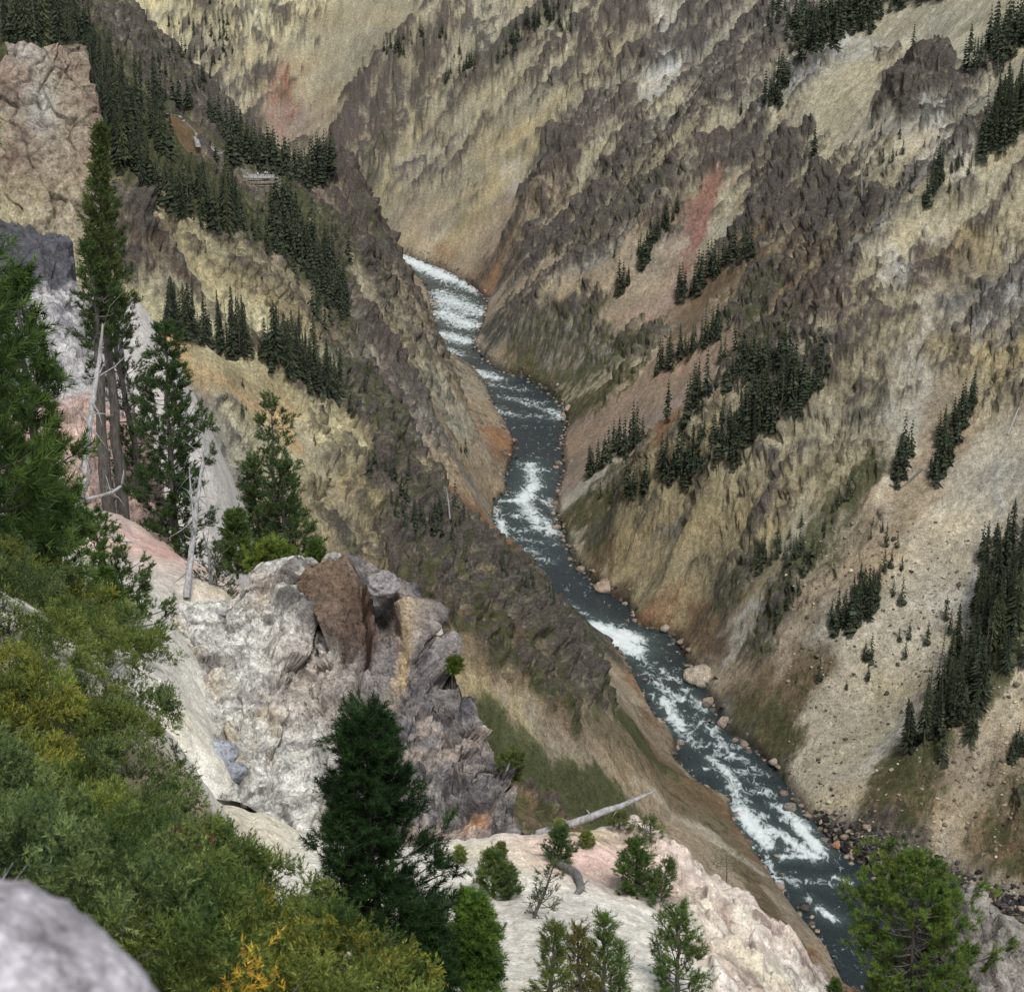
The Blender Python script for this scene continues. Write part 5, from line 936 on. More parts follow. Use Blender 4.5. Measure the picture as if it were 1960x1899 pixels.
# outline of the juniper bank in the picture: for each distance the right hand end of the mat
_e = [(33, 120), (30, 175), (27, 235), (25, 262), (22.5, 330), (20, 352), (18, 350), (16.5, 415), (15.5, 470), (14.5, 520), (13, 650), (12, 760), (10.5, 800), (9, 820), (8, 700)]
edge = [(yy, float(np.interp(-yy, [-q[0] for q in _e], [q[1] for q in _e]))) for yy in (33,31.5,30,28.5,27,25.5,24,22.6,21.3,20,18.8,17.6,16.5,15.4,14.3,13.2,12.2,11.2,10.2,9.2,8.2)]
lab = {}
for yy, ue in edge:
    wpx = 1.15*FPX/yy/ .95
    us = np.arange(ue-wpx*.80, -200, -wpx*.95)
    for k, u in enumerate(us):
        y = yy*(1+.015*Rj.normal()); x = (u-CU)/FPX*y*1.12; z = float(near_ground(x, y)); JUN.append((x, y, z, u, k))
for i, (x, y, z, u, k) in enumerate(JUN):
    ordn = ['first', 'second', 'third', 'fourth', 'fifth', 'sixth', 'seventh', 'eighth', 'ninth', 'tenth', 'eleventh', 'twelfth', 'thirteenth', 'fourteenth', 'fifteenth', 'sixteenth', 'seventeenth', 'eighteenth', 'nineteenth', 'twentieth', 'twenty-first']
    row = ordn[max(0, len(edge)-1-int(np.argmin([abs(y-e[0]) for e in edge])))]
    where = 'far end of the bank' if y > 23 else ('middle of the bank' if y > 14.7 else ('lower bank' if y > 11 else 'bottom edge of the picture'))
    who = 'outermost juniper on the open right side' if k == 0 else ('juniper second in from the open right side' if k == 1 else 'juniper deep inside the mat')
    shade = ['yellow green', 'grey green', 'olive', 'mid green'][i % 4]
    juniper((x, y, z-.12), .80+.18*Rj.random(), Rj.random()*6.28, JV[i % 4], f'{shade} juniper, {ordn[min(k, 19)]} bush in from the open side, {row} tier from the bottom', hz=1.0+.35*Rj.random(), tilt=(-.25, .12))
for u, v, y, sc in ((330,1650,14.6,.50),(305,1720,12.9,.46),(375,1655,14.4,.32)):
    p = at_y(u, v, y); juniper(tuple(p-[0, 0, .25]), sc, 1.0+u, JDEAD, {330: 'reddish brown dead juniper patch in the middle of the mat', 305: 'dark rusty dead juniper lower in the mat', 375: 'small rust red dead spray beside the brown juniper'}[u], hz=1.1)
R = np.random.default_rng(5); yb = MB(); A_ = R.normal(size=(26, 3))*[.09, .09, .08]; V, F_, C = shoots(A_, unit(np.array([0, 0, 1])+R.normal(size=(26, 3))*.5), np.full(26, .12), .04, 22, .008, np.tile(S(222, 168, 66), (26, 1)), R, .8); yb.add(V, F_, C)
p = at_y(487,1872,8.0); rt = empty('juniper_spray', p, 0, 'bright yellow juniper spray at the bottom edge', 'dead spray'); yb.build('foliage', [M_NEEDLE], rt)
# ---- distant firs: six shared models, then individuals placed where the slopes carry them
def fir_mesh(seed, H=1.0, W=.13, whorls=20, per=7, trunk=.0):
    R = np.random.default_rng(seed); mb = MB(); V, F_ = tube([[0, 0, -.04], [0, 0, .5], [0, 0, .99]], [.014, .009, .002], 5); 
    verts = [V]; faces = [list(map(int, f)) for f in F_]; fm = [1]*len(F_); cols = [np.tile([.06, .05, .045], (len(V), 1))]; n = len(V)
    for k in range(whorls):
        h = .10+trunk+(.88-trunk)*(k/(whorls-1)); r = W*(1-h)**.75*(.75+.5*R.random())+.012
        for j in range(per):
            az = 6.283*(j+R.random()*.8)/per; rr_ = r*(.35+.95*R.random()); dr = np.array([math.cos(az), math.sin(az), 0]); sd_ = np.array([-math.sin(az), math.cos(az), 0])
            z0 = h+R.normal()*.006; w_ = rr_*.30; dz_ = -rr_*(.35+.3*R.random())
            pts = np.array([[0, 0, z0+.01], dr*rr_*.5+sd_*w_*.5+[0, 0, z0+dz_*.35], dr*rr_+[0, 0, z0+dz_*.8], dr*rr_*.5-sd_*w_*.5+[0, 0, z0+dz_*.45], dr*rr_*.55+[0, 0, z0+dz_*.35+.016]])
            verts.append(pts); faces += [[n, n+1, n+4], [n+1, n+2, n+4], [n+2, n+3, n+4], [n+3, n, n+4]]; fm += [0]*4; n += 5
            cols.append(np.clip(S(52, 59, 43)*(1+.35*R.normal())*np.ones((5, 1)), .008, .2))
    V = np.concatenate(verts); me = bpy.data.meshes.new('fir'); me.from_pydata([tuple(v) for v in V], [], faces); me.materials.append(M_CONIF); me.materials.append(M_BARK)
    me.polygons.foreach_set('material_index', fm); at = me.color_attributes.new('Col', 'FLOAT_COLOR', 'POINT')
    at.data.foreach_set('color', np.concatenate([np.concatenate(cols), np.ones((len(V), 1))], 1).astype(np.float32).ravel()); return me
FIRS = [fir_mesh(s, W=w, whorls=wh, per=pr, trunk=t) for s, w, wh, pr, t in ((1, .11, 34, 8, 0), (2, .14, 30, 8, .0), (3, .09, 36, 7, .02), (4, .15, 26, 8, .10), (5, .12, 28, 7, .2), (6, .17, 26, 9, .0))]
FIR_THIN = fir_mesh(9, W=.07, whorls=12, per=3, trunk=.25)
# (name phrase, outline polyline in picture px, half width px, how many, tree height in m, variant spread)
CL = [
 ('in the lowest strip above the river bend', [(1120,915),(1150,895),(1190,868),(1225,842)], 14, 24, 15),
 ('in the dense row atop the yellow bluff', [(1165,955),(1230,945),(1310,910),(1390,880),(1450,835),(1510,790),(1570,730)], 20, 64, 16),
 ('on the upper side of the bluff row', [(1330,850),(1400,830),(1460,790),(1520,740),(1580,700)], 22, 34, 15),
 ('standing loose on the pink scree', [(1275,805),(1300,850),(1330,765),(1360,745),(1390,735)], 12, 11, 16),
 ('in the middle group on the pink scree', [(1258,715),(1300,690),(1350,655),(1400,625)], 12, 24, 14),
 ('in the row under the red chute', [(1290,585),(1330,560),(1370,520),(1410,495),(1440,485)], 12, 24, 17),
 ('in the clump left of the red chute', [(1185,572),(1200,545),(1235,500),(1255,460),(1275,430),(1295,395)], 9, 22, 15),
 ('in the scattered group right of the pink scree', [(1390,700),(1430,690),(1440,740),(1480,700),(1520,690)], 22, 26, 14),
 ('in the forest on the rim at the top right', [(1490,30),(1540,60),(1600,40),(1680,20)], 34, 60, 19),
 ('on the lower tongue of the rim forest', [(1530,110),(1560,80),(1600,70)], 16, 26, 18),
 ('in the rim forest near the top edge', [(1700,5),(1760,-5),(1820,-10)], 16, 24, 18),
 ('on the bench below the right rim', [(1855,125),(1890,110),(1930,90),(1960,60)], 20, 34, 18),
 ('in the dark grove behind the white pillar', [(1885,290),(1910,265),(1935,240),(1960,225)], 24, 40, 20),
 ('in the gully under the rim forest', [(1465,205),(1485,180),(1505,150)], 12, 16, 16),
 ('alone on the upper right slope', [(1300,225),(1415,215),(1560,305),(1180,490),(1755,100),(1845,230)], 6, 9, 17),
 ('small on the pale upper slope', [(1650,250),(1760,260),(1700,320),(1640,360),(1850,320),(1735,360),(1860,370)], 14, 16, 7),
 ('beside the pale chute on the right', [(1790,360),(1800,330),(1770,400)], 8, 12, 12),
 ('on the dark rib above the khaki face', [(720,118),(745,100),(775,85),(850,65),(905,130),(830,165)], 12, 26, 12),
 ('on the dark ribs near the top edge', [(960,110),(1000,70),(1050,25),(1090,60)], 22, 30, 14),
 ('in the strip between two pale scree chutes', [(1790,925),(1810,880),(1830,820),(1855,770)], 14, 26, 13),
 ('in the short strip left of the scree chutes', [(1718,930),(1730,880),(1745,850)], 9, 13, 12),
 ('in the dark wood between scree fans', [(1780,1440),(1810,1380),(1850,1300),(1890,1220),(1930,1120),(1960,1040)], 40, 90, 17),
 ('tall at the edge of the pale scree fan', [(1885,1145),(1895,1180)], 6, 3, 20),
 ('in the grove above the lower bluff', [(1600,1215),(1640,1190),(1680,1150)], 18, 26, 14),
 ('among the dark rocks over the rapids', [(1480,1210),(1500,1180),(1550,1060),(1430,1090),(1630,960)], 16, 22, 10),
 ('scattered on the gravelly slope', [(1700,990),(1660,1000),(1720,1100),(1640,1120),(1830,1190),(1580,1330),(1530,1310)], 20, 16, 9),
 ('in the thicket at the right edge', [(1930,1460),(1950,1440),(1960,1420)], 12, 10, 8),
 ('in the forest above the tall cliff', [(10,80),(50,70),(90,75),(130,90),(150,60),(20,30),(90,20)], 30, 44, 20),
 ('in the steep forest beside the tall cliff', [(180,150),(200,210),(230,270),(250,240),(230,300),(260,320)], 26, 60, 20),
 ('behind the stairway on the wooded spur', [(280,205),(330,215),(390,230),(430,250),(460,280)], 12, 34, 17),
 ('on the crest right of the viewing platform', [(440,300),(500,310),(540,330),(590,340),(630,335)], 20, 60, 19),
 ('in front of the stairway', [(290,300),(310,290),(318,310),(280,270)], 8, 8, 17),
 ('in the wood below the viewing platform', [(260,330),(320,370),(380,400),(430,430),(480,450)], 26, 80, 17),
 ('on the slope under the layered ledge', [(520,400),(550,440),(530,480),(600,500)], 28, 46, 16),
 ('in the ravine below the dark crag', [(570,450),(600,520),(640,560),(650,620),(620,460)], 24, 44, 14),
 ('along the hollow behind the yellow ridge', [(320,630),(370,645),(420,668),(480,676)], 14, 34, 14),
 ('in the hollow below the striated cliff', [(500,690),(560,715),(620,750),(660,785)], 18, 46, 14),
 ('small on the dark pinnacled ribs', [(700,900),(760,930),(820,960),(880,1000),(740,980),(900,1040)], 26, 34, 6),
 ('on the ridge end beside the river', [(1000,1115),(1020,1135),(1060,1160),(960,1090)], 8, 12, 6),
 ('high on the left cliffs across the canyon', [(300,150),(330,110),(350,60),(400,80),(360,200),(440,40),(300,60)], 26, 44, 13),
 ('alone on the left bank above the river', [(885,870),(872,985),(765,690),(730,820),(690,760)], 5, 6, 9),
 ('tiny on the yellow slope', [(470,740),(466,790),(560,810),(610,850),(500,800)], 8, 7, 3.2),
]
Rt = np.random.default_rng(21); US, VS, CI, HH = [], [], [], []
for ci_, (ph, pl, hw, n, ht) in enumerate(CL):
    pl = np.array(pl, float); a_ = arc(pl)
    single = ph.startswith('alone') or ph.startswith('tall at') or ph.startswith('tiny')
    for k in range(n if single else int(n*(2.6 if ci_ in (27, 28, 29, 30, 32, 33, 34) else 1.7))):
        q = (a_[-1]*Rt.random()) if not single else a_[k % len(a_)]
        US.append(np.interp(q, a_, pl[:, 0])+Rt.normal()*hw*.62); VS.append(np.interp(q, a_, pl[:, 1])+Rt.normal()*hw*.55); CI.append(ci_); HH.append(ht*(.38+.78*Rt.random()))
Hh, ok = march_far(US, VS, y0=150)
_tu, _tv = px_of(Hh); _hp = np.array(HH)/np.linalg.norm(Hh-[0, 0, CAMZ], axis=1)*FPX; _cc = np.array(CI)
for bx in ((296, 203, 392, 305), (468, 318, 518, 385)):      # keep the stairway, the bare slope and the platform in the open, as they stand
    ok &= ~((_tu > bx[0]-5) & (_tu < bx[2]+3) & (_tv > bx[1]+6) & (_tv-_hp < bx[3]) & (_cc != 31) & (_tv-_hp*.0 > bx[1]+6))
HH = np.array(HH); CI = np.array(CI); dist = np.linalg.norm(Hh-[0, 0, CAMZ], axis=1)
ok &= (Hh[:, 2] > 3.5); 
# a tree keeps the size it has in the picture's neighbourhood: taller where far, never above 26 m
pxh = HH/dist*FPX; order = np.argsort(-(pxh*ok)); indiv = set(order[:292].tolist())
cnt = {}
def fir_obj(i, me, nm='fir_tree'):
    o = bpy.data.objects.new(nm, me); COL.objects.link(o); s = HH[i]; o.location = tuple(Hh[i]-[0, 0, .3]); wd = s*(.62+.7*Rt.random()); o.scale = (wd, wd, s); o.rotation_euler = (Rt.normal()*.045, Rt.normal()*.045, Rt.random()*6.28); return o
IND = []
small_V, small_F, small_C, sn = [], [], [], 0
for i in range(len(HH)):
    if not ok[i]: continue
    if i in indiv:
        me = FIR_THIN if Rt.random() < .12 else FIRS[Rt.integers(6)]; o = fir_obj(i, me); k = cnt.get(CI[i], 0); cnt[CI[i]] = k+1
        IND.append((o, CI[i], US[i]))
    else:
        R = Rt; s = HH[i]; b = Hh[i]-[0, 0, .3]
        for k in range(11):
            h = .1+.85*k/10; r = .15*(1-h)**.75*s*(.8+.5*R.random())+.1
            for j in range(5):
                az = 6.283*(j+R.random())/5; rr_ = r*(.6+.7*R.random()); dr = np.array([math.cos(az), math.sin(az), 0]); sd_ = np.array([-math.sin(az), math.cos(az), 0])
                z0 = b+np.array([0, 0, h*s]); small_V.append(np.array([z0+[0, 0, .05*s], z0+dr*rr_*.8+sd_*rr_*.45-[0, 0, rr_*.3], z0+dr*rr_*.8-sd_*rr_*.45-[0, 0, rr_*.4]])); small_F.append([sn, sn+1, sn+2]); sn += 3
                small_C.append(np.clip(S(52, 59, 43)*(1+.35*R.normal())*np.ones((3, 1)), .008, .2))
if sn: tag(add_mesh('distant_fir_wood', np.concatenate(small_V), np.array(small_F), [M_CONIF], colors=np.concatenate(small_C)), 'smaller firs of the distant woods on both canyon walls', 'wood', kind='stuff')

ORD = ['first', 'second', 'third', 'fourth', 'fifth', 'sixth', 'seventh', 'eighth', 'ninth', 'tenth', 'eleventh', 'twelfth', 'thirteenth', 'fourteenth']
for c_i in set(q[1] for q in IND):
    mem = sorted([q for q in IND if q[1] == c_i], key=lambda q: q[2]); ph = CL[c_i][0]
    for k, (o, _, _) in enumerate(mem):
        if len(mem) == 1: lb = 'dark fir '+ph
        elif len(mem) <= 14: lb = ORD[k]+' from left of the firs '+ph
        elif k == 0: lb = 'leftmost dark fir '+ph
        elif k == len(mem)-1: lb = 'rightmost dark fir '+ph
        else: lb = 'dark fir '+ph
        tag(o, lb, 'fir tree', 'firs '+ph)
# ================================================================== DEAD WOOD
def snag(name, pts_px, radii, label, twigs=18, mat=None, seed=0, tl=.5, cat='snag', group=None, off=0.0):
    P_ = np.array([at_y(*p) for p in pts_px]); R = np.random.default_rng(seed+500); root = empty(name, P_[0], 0, label, cat, group); L_ = P_-P_[0]
    q = np.linspace(0, len(L_)-1, 20); pts = np.stack([np.interp(q, np.arange(len(L_)), L_[:, i]) for i in range(3)], 1)+R.normal(size=(20, 3))*radii[0]*.05
    rd = np.interp(q, np.arange(len(radii)), radii)*(.68 if 'dead_tree' in name else .85); mb = MB(); V, F_ = tube(pts, rd, 8); mb.add(V, F_); mb.build('trunk', [mat or M_DEAD], root, True)
    for k in range(twigs):
        i = R.integers(3, 19); d = unit(R.normal(size=3)+np.array([0, 0, -.1])); l = tl*(.4+R.random()); p0 = pts[i]
        V, F_ = tube([p0, p0+d*l*.5+[0, 0, .03], p0+d*l+R.normal(size=3)*l*.15], [rd[i]*.28+.004, rd[i]*.16+.003, .002], 4); b = MB(); b.add(V, F_); b.build('branch', [mat or M_DEAD], root, True)
    return root
snag('fallen_log', [(1030,1596,45.3),(1090,1578,45.0),(1150,1556,45.0),(1200,1537,45.4),(1256,1512,46)], [.15,.14,.12,.09,.03], 'long bleached grey log jutting out over the canyon from the ridge', 9, tl=.35, cat='log', seed=1)
snag('twisted_dead_trunk', [(985,1603,45),(1030,1625,43.6),(1068,1652,42),(1105,1672,40.8),(1113,1700,39.6),(1092,1722,39)], [.05,.13,.12,.13,.12,.05], 'twisted grey dead trunk lying on the pink and white slope', 10, mat=M_DEADD, tl=.4, cat='log', seed=2)
snag('broken_branch', [(1002,1612,44.6),(1040,1650,42.8),(1075,1680,41.5)], [.07,.08,.04], 'split dark branch lying beside the twisted trunk', 5, mat=M_DEADD, tl=.35, cat='branch', seed=3)
snag('dead_stick', [(1108,1706,40),(1130,1725,39)], [.06,.03], 'short dark stick at the end of the twisted trunk', 2, mat=M_DEADD, tl=.2, cat='stick', seed=4)
snag('dead_tree', [(357,1145,60),(366,1060,61),(378,960,62),(388,880,62.5),(394,820,63)], [.20,.16,.12,.07,.02], 'pale grey dead tree leaning right, bare to the tip', 30, tl=1.0, seed=5)
snag('dead_tree', [(372,1010,61),(366,950,61.3),(362,893,61.6)], [.08,.06,.02], 'thin pale dead stem branching left of the leaning dead tree', 8, tl=.6, seed=6)
snag('dead_tree', [(156,980,70),(166,860,72),(178,760,73),(190,690,74),(197,620,74)], [.13,.2,.19,.15,.06], 'grey leaning dead trunk left of the twin trunks', 18, tl=1.7, seed=7)
snag('dead_pole', [(125,1055,50),(140,1000,50.5),(158,955,51),(172,915,52),(178,880,52.5)], [.09,.08,.06,.05,.02], 'slim dark dead pole leaning right in front of the left pines', 6, mat=M_DEADD, tl=.7, seed=8)
snag('dead_branch', [(165,955,66),(190,950,66),(215,942,66),(233,930,66),(237,900,66)], [.07,.08,.08,.06,.02], 'curved bleached branch hooked upward before the twin trunks', 7, tl=.7, cat='branch', seed=9)
snag('dead_tree', [(398,1150,62),(404,1110,62),(400,1060,62.5),(388,1020,63)], [.14,.12,.07,.02], 'dark dead stump with wiry twigs beside the leaning dead tree', 22, mat=M_DEADD, tl=1.1, seed=10)
snag('fallen_log', [(385,1160,59),(412,1172,58.5),(438,1178,58)], [.10,.10,.07], 'short grey log on the gravel above the white crag', 2, tl=.3, cat='log', seed=11)
snag('dead_branch', [(175,1010,64),(205,1020,63),(235,1035,62),(262,1040,62)], [.05,.09,.07,.02], 'forked grey branch lying on the bare bank under the twin trunks', 6, tl=.8, cat='branch', seed=12)
snag('dead_branch', [(955,1500,49),(968,1480,49.3),(975,1460,49.5)], [.05,.05,.03], 'dark curved root below the crooked small pine', 2, mat=M_DEADD, tl=.3, cat='branch', seed=13)
def far_log(name, a, b, r, label, mat=M_DEAD, dz0=.3):
    H, ok = march_far([a[0], b[0]], [a[1], b[1]], y0=150); P_ = H+[0, 0, dz0]; root = empty(name, P_[0], 0, label, 'log'); mb = MB(); V, F_ = tube([P_[0]*0, (P_[1]-P_[0])*.5, P_[1]-P_[0]], [r, r*.8, r*.3], 6); mb.add(V, F_); mb.build('trunk', [mat], root, True)
far_log('fallen_log', (1765,900), (1722,938), .45, 'dark fallen trunk forming a V on the scree, right arm', M_DEADD)
far_log('fallen_log', (1702,930), (1722,938), .4, 'dark fallen trunk forming a V on the scree, left arm', M_DEADD)
far_log('fallen_log', (1930,835), (1955,770), .45, 'grey trunk lying in the groove at the head of the pale scree')
far_log('fallen_log', (370,438), (420,452), .25, 'pale log lying among the firs below the stairway')
far_log('fallen_log', (1630,1605), (1680,1600), .3, 'bleached driftwood pole on the dark boulder beach')
far_log('fallen_log', (340,385), (375,396), .25, 'white fallen stem on the brown slope under the stairway')
for i, (u, v, h, lb) in enumerate(((1643,380,18,'slanting bare dead trunk on the upper right slope'),(408,395,17,'white dead stem among the firs below the ledge'),(855,1990/2,8,'bare stick tree on the dark ribs'),(430,440,13,'leaning grey snag beside the layered ledge'))):
    H, ok = march_far(u, v, y0=150); p = H[0]; root = empty('dead_tree', p, 0, lb, 'snag'); mb = MB(); V, F_ = tube([[0, 0, -.5], [-.04*h, 0, h*.5], [-.10*h, 0, h]], [.28, .2, .05], 6); mb.add(V, F_); mb.build('trunk', [M_DEAD], root, True)
    for k in range(5):
        z_ = h*(.4+.11*k); V, F_ = tube([[-.1*z_, 0, z_], [-.1*z_+(1.1 if k % 2 else -1.1), .4, z_+.3]], [.08, .02], 4); b = MB(); b.add(V, F_); b.build('branch', [M_DEAD], root, True)

# ================================================================== VIEWING PLATFORM, STAIRS, PEOPLE
def plain(name, c, rough=.7):
    m, nt, b, out = mat_new(name); n = N(nt, 'ShaderNodeTexNoise', Scale=6.0, Detail=3.0); nt.links.new(pos(nt), n.inputs['Vector'])
    nt.links.new(mixc(nt, 1.0, tuple(c), ramp(nt, n.outputs[0], [(.3, .85), (.7, 1.15)]), 'MULTIPLY'), b.inputs['Base Color']); b.inputs['Roughness'].default_value = rough; return m
M_STEEL = plain('grey_steel', (.20, .20, .20), .5); M_DECK = plain("pale_deck", (.36, .35, .33)); M_RAIL = plain('dark_rail', (.10, .095, .09)); M_LEDGE = M_ROCK
def box(mb, c, s, R=None, C=.3):
    v = np.array([[x_, y_, z_] for x_ in (-.5, .5) for y_ in (-.5, .5) for z_ in (-.5, .5)])*np.array(s)
    if R is not None: v = v@np.asarray(R).T
    mb.add(v+np.array(c), [[0, 1, 3, 2], [4, 6, 7, 5], [0, 4, 5, 1], [2, 3, 7, 6], [0, 2, 6, 4], [1, 5, 7, 3]], C)
_h, _ = march_far([492], [347], y0=400); PY_ = float(_h[0, 1])-7.0; pc = at_y(492, 338, PY_)
plat = empty('viewing_platform', pc, 0, 'railed viewing platform crowded with visitors on a layered rock ledge', 'platform')
out_ = np.array([(-8.5, 2.5), (-6, -1.8), (-1, -3.2), (4.5, -3.0), (7.6, -1.0), (8.0, 2.5), (4, 5), (-5, 5)])
def slab(o2, z0, z1):
    n = len(o2); V = np.array([(x_, y_, z_) for z_ in (z0, z1) for x_, y_ in o2]); F_ = [tuple(range(n-1, -1, -1)), tuple(range(n, 2*n))]+[(i, (i+1) % n, n+(i+1) % n, n+i) for i in range(n)]
    return V, F_
V, F_ = slab(out_, -.35, 0.0); me = bpy.data.meshes.new('deck'); me.from_pydata([tuple(v) for v in V], [], F_); me.materials.append(M_DECK); o = bpy.data.objects.new('deck', me); COL.objects.link(o); o.parent = plat
post_me = None
for i in range(6):
    a_, b_ = out_[i], out_[(i+1) % 8]; L_ = np.linalg.norm(b_-a_); n = max(1, int(round(L_/1.9)))
    for k in range(n):
        q = a_+(b_-a_)*k/n; mb = MB()
        if post_me is None: box(mb, (0, 0, .55), (.13, .13, 1.1)); o = mb.build('rail_post', [M_RAIL], plat); post_me = o.data; o.location = (q[0], q[1], 0)
        else: o = bpy.data.objects.new('rail_post', post_me); COL.objects.link(o); o.parent = plat; o.location = (q[0], q[1], 0)
    for z_ in (1.08, .6):
        mb = MB(); V, F_ = tube([[a_[0], a_[1], z_], [b_[0], b_[1], z_]], [.06, .06], 4); mb.add(V, F_); mb.build('rail', [M_RAIL], plat)
# the layered ledge under it: stacked uneven strata slabs
ledge = empty('rock_ledge', pc-[0, 0, .4], 0, 'layered grey rock ledge under the viewing platform', 'rock'); Rl = np.random.default_rng(8); z_ = 0.0
for k in range(13):
    th_ = .7+.9*Rl.random(); n = 44; a_ = np.linspace(0, 6.283, n, endpoint=False); rx = 8.8+.35*k+Rl.normal()*.5; ry = 5.0+.35*k+Rl.normal()*.5
    rr0 = 1+.10*np.array([float(fbm3(np.array([[math.cos(t)*1.7, math.sin(t)*1.7, k*.9]]), 3)[0]) for t in a_])*2
    ring = lambda s_, z: np.stack([np.cos(a_)*rx*rr0*s_, np.sin(a_)*ry*rr0*s_+1, np.full(n, z)], 1)
    V = np.concatenate([ring(.97, z_), ring(1.0, z_-th_*.25), ring(1.0, z_-th_*.8), ring(.95, z_-th_)]); F_ = [(r*n+j, r*n+(j+1) % n, (r+1)*n+(j+1) % n, (r+1)*n+j) for r in range(3) for j in range(n)]
    V = np.concatenate([V, [[0, 1, z_], [0, 1, z_-th_]]]); c3 = S(150, 142, 128)*(.75+.5*Rl.random()); mesh_c = np.tile(c3, (len(V), 1))
    F4 = np.array(F_+[(j, (j+1) % n, 4*n, 4*n) for j in range(0)]); o = add_mesh('rock_layer', V, F4, [M_ROCK], ledge, colors=mesh_c); z_ -= th_*.98
# stairs: flights and landings down the wooded spur
ST = [(263,203,752),(280,212,751),(300,217,750),(322,219,749),(340,222,748),(352,232,746),(362,244,744),(372,254,742),(376,268,740),(380,282,738)]
_h, _ = march_far([p[0] for p in ST], [p[1] for p in ST], y0=400); _yy = np.polyval(np.polyfit(np.arange(len(ST)), _h[:, 1], 3), np.arange(len(ST)))-2.0; _yy = np.minimum(_yy, _h[:, 1]-1.0); SP_ = at_y([p[0] for p in ST], [p[1] for p in ST], _yy)
stair = empty('stairway', SP_[0], 0, 'grey steel stairway stepping down the wooded spur to the platform', 'stairway'); L_ = SP_-SP_[0]
tread_me = None
for i in range(len(L_)-1):
    a_, b_ = L_[i], L_[i+1]; d = b_-a_; hd = np.array([d[0], d[1], 0]); ln = np.linalg.norm(hd); hd /= ln; sd_ = np.array([-hd[1], hd[0], 0]); ang = math.atan2(hd[1], hd[0]); w_ = .8 if i < 4 else .95
    n = max(3, int(np.linalg.norm(d)/.42)); mb = MB()
    for k in range(n):
        c = a_+d*(k+.5)/n
        if tread_me is None: box(mb, (0, 0, 0), (.34, 2.0, .06)); o = mb.build('stair_tread', [M_DECK], stair); tread_me = o.data
        else: o = bpy.data.objects.new('stair_tread', tread_me); COL.objects.link(o); o.parent = stair
        o.location = tuple(c); o.rotation_euler = (0, 0, ang); o.scale = (1.1, w_, 1)
    for s_ in (-1, 1):
        e = sd_*s_*w_; mb = MB(); V, F_ = tube([a_+e-[0, 0, .15], b_+e-[0, 0, .15]], [.13, .13], 4); mb.add(V, F_); mb.build('stringer', [M_DECK], stair)
        mb = MB(); V, F_ = tube([a_+e+[0, 0, 1.05], b_+e+[0, 0, 1.05]], [.05, .05], 4); mb.add(V, F_); mb.build('handrail', [M_RAIL], stair)
        for q in (0, .5):
            mb = MB(); c = a_+d*q+e; V, F_ = tube([c-[0, 0, 2.5], c+[0, 0, 1.05]], [.06, .06], 4); mb.add(V, F_); mb.build('rail_post', [M_RAIL], stair)
# people: one continuous skinned body each, clothes and hair as children
M_SKIN = plain('skin', (.42, .26, .19)); CLOTH = {k: plain('cloth_'+k, c) for k, c in dict(white=(.7, .7, .68), black=(.02, .02, .022), grey=(.2, .2, .21), red=(.35, .06, .05), blue=(.06, .10, .22), tan=(.36, .30, .2), teal=(.07, .2, .2)).items()}
M_HAIR = plain('hair', (.03, .02, .015))
def body_mesh(pose):
    # joints: pelvis, chest, neck, head, arms, legs (metres)
    J = {'pel': (0, 0, .95), 'wai': (0, 0, 1.12), 'che': (0, .01, 1.36), 'nek': (0, .01, 1.5), 'hed': (0, .03, 1.62), 'top': (0, .02, 1.73)}
    ed = [('pel', 'wai'), ('wai', 'che'), ('che', 'nek'), ('nek', 'hed'), ('hed', 'top')]; rd = {'pel': .15, 'wai': .13, 'che': .15, 'nek': .055, 'hed': .095, 'top': .06}
    for s_, n in ((-1, 'l'), (1, 'r')):
        up = pose == 'point' and s_ == 1; lean = pose == 'lean'; bag = pose == 'walk'
        J['sh'+n] = (s_*.19, .0, 1.42); J['el'+n] = (s_*.26, .10 if lean else (.18 if up else -.02), 1.18 if not up else 1.40); J['ha'+n] = (s_*(.24 if lean else .22), .36 if lean else (.42 if up else .10), 1.10 if lean else (1.60 if up else .92))
        st = (.17*s_ if bag else .03*s_); J['hi'+n] = (s_*.10, 0, .90); J['kn'+n] = (s_*.11, st+.03, .50); J['an'+n] = (s_*.12, st, .09); J['to'+n] = (s_*.13, st+.16, .04)
        ed += [('che', 'sh'+n), ('sh'+n, 'el'+n), ('el'+n, 'ha'+n), ('pel', 'hi'+n), ('hi'+n, 'kn'+n), ('kn'+n, 'an'+n), ('an'+n, 'to'+n)]
        rd.update({'sh'+n: .07, 'el'+n: .048, 'ha'+n: .035, 'hi'+n: .095, 'kn'+n: .065, 'an'+n: .045, 'to'+n: .035})
    nm = list(J); me = bpy.data.meshes.new('body'); me.from_pydata([J[k] for k in nm], [(nm.index(a), nm.index(b)) for a, b in ed], [])
    o = bpy.data.objects.new('body', me); COL.objects.link(o); m = o.modifiers.new('skin', 'SKIN'); 
    for k, n in enumerate(nm): me.skin_vertices[0].data[k].radius = (rd[n], rd[n]*.8)
    me.skin_vertices[0].data[0].use_root = True; o.modifiers.new('sub', 'SUBSURF').levels = 1
    dg = bpy.context.evaluated_depsgraph_get(); ev = o.evaluated_get(dg); m2 = bpy.data.meshes.new_from_object(ev); bpy.data.objects.remove(o); return m2
BOD = {}
for ps_ in ('stand', 'lean', 'point', 'walk'):
    b = body_mesh(ps_)
    b.materials.clear(); b.materials.append(M_SKIN); BOD[ps_] = b
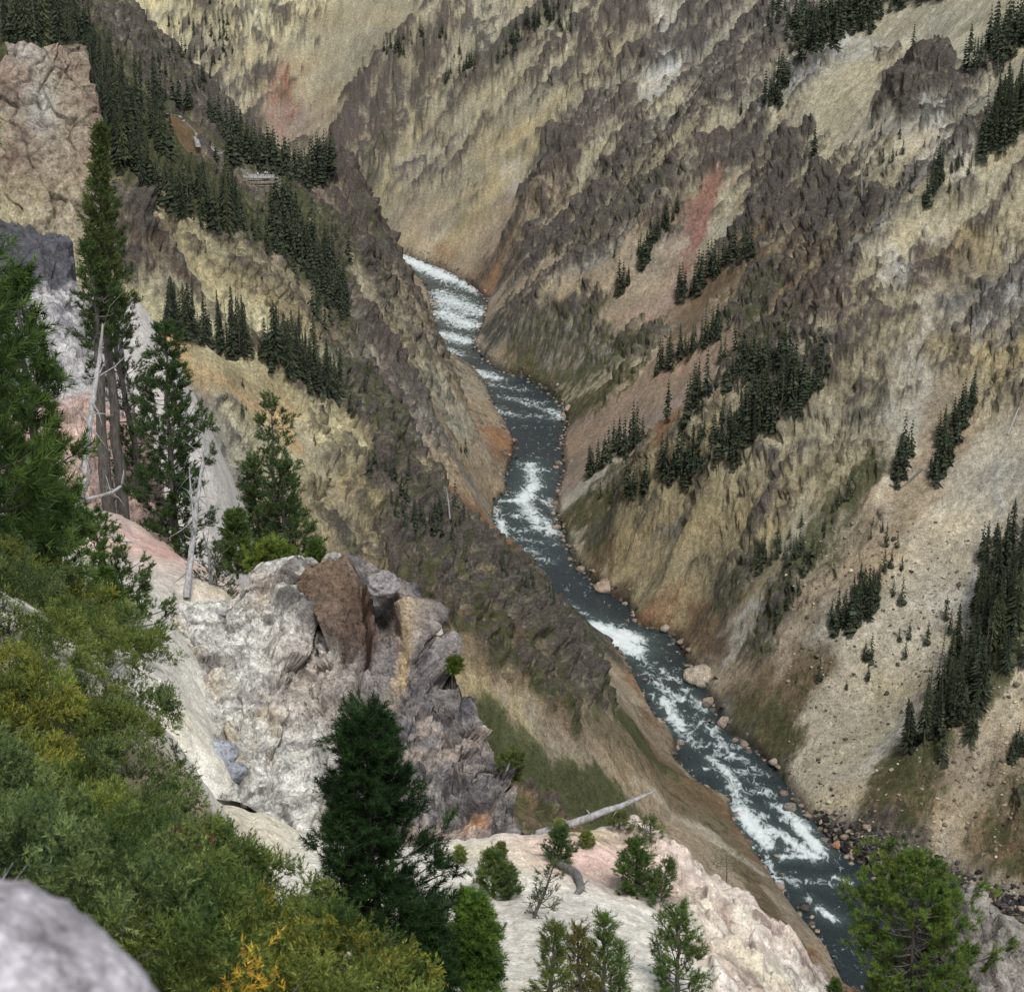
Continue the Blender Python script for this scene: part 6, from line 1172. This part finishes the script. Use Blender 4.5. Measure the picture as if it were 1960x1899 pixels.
def cloth_from(b, z0, z1, name, mat, infl=.018):
    co = np.empty(len(b.vertices)*3); b.vertices.foreach_get('co', co); co = co.reshape(-1, 3); nr = np.empty(len(b.vertices)*3); b.vertices.foreach_get('normal', nr); nr = nr.reshape(-1, 3)
    fs = [tuple(p.vertices) for p in b.polygons if z0 < np.mean(co[list(p.vertices), 2]) < z1]; used = sorted({i for f in fs for i in f}); mp = {k: i for i, k in enumerate(used)}
    me = bpy.data.meshes.new(name); me.from_pydata([tuple(co[i]+nr[i]*infl) for i in used], [], [tuple(mp[i] for i in f) for f in fs]); me.materials.append(mat); return me
def person(loc, rz, ps_, topc, legc, label, sc=1.0):
    root = empty('person', loc, rz, label, 'person', 'visitors on the platform and stairs'); root.scale = (sc,)*3; b = BOD[ps_]
    for nm, me in (('body', b), ('shirt', cloth_from(b, 1.0, 1.49, 'shirt', CLOTH[topc])), ('trousers', cloth_from(b, .1, 1.02, 'trousers', CLOTH[legc])), ('hair', cloth_from(b, 1.66, 1.9, 'hair', M_HAIR, .03))):
        o = bpy.data.objects.new(nm, me); COL.objects.link(o); o.parent = root
PP = [(-3.6, -1.2, 'point', 'white', 'black', 'visitor in white top with raised arm at the left of the platform'), (-4.3, 1.2, 'stand', 'black', 'grey', 'dark clothed visitor behind the one in white with raised arm'), (.4, -.6, 'lean', 'white', 'black', 'visitor in white top at the middle of the platform'), (.9, 1.6, 'stand', 'black', 'black', 'visitor all in black in the middle of the platform'), (-.3, 2.2, 'stand', 'grey', 'black', 'visitor in grey behind the middle pair'), (3.0, .6, 'stand', 'grey', 'black', 'visitor in grey top right of the middle'), (3.9, 1.8, 'stand', 'white', 'blue', 'visitor in pale top and blue trousers on the right half'), (4.8, .4, 'lean', 'grey', 'black', 'visitor in grey leaning on the rail at the right'), (5.6, 2.0, 'stand', 'black', 'black', 'visitor in black at the right back of the platform'), (6.5, .2, 'stand', 'tan', 'grey', 'visitor in tan top nearest the right rail'), (3.1, 2.8, 'stand', 'white', 'black', 'visitor with pale hat line standing highest at the back')]
for x_, y_, ps_, tc, lc, lb in PP: person(tuple(pc+[x_, y_, 0.01]), math.pi+x_*.3, ps_, tc, lc, lb)
for k, (i, q, tc, lc, lb) in enumerate(((5, .4, 'black', 'black', 'walker in black on the upper stair flight'), (7, .5, 'black', 'grey', 'walker in dark clothes on the lower stair landing'), (8, .8, 'white', 'grey', 'walker in white near the foot of the stairs'))):
    c = SP_[i]+(SP_[i+1]-SP_[i])*q; person(tuple(c+[0, 0, .03]), .5+k, 'walk', tc, lc, lb)
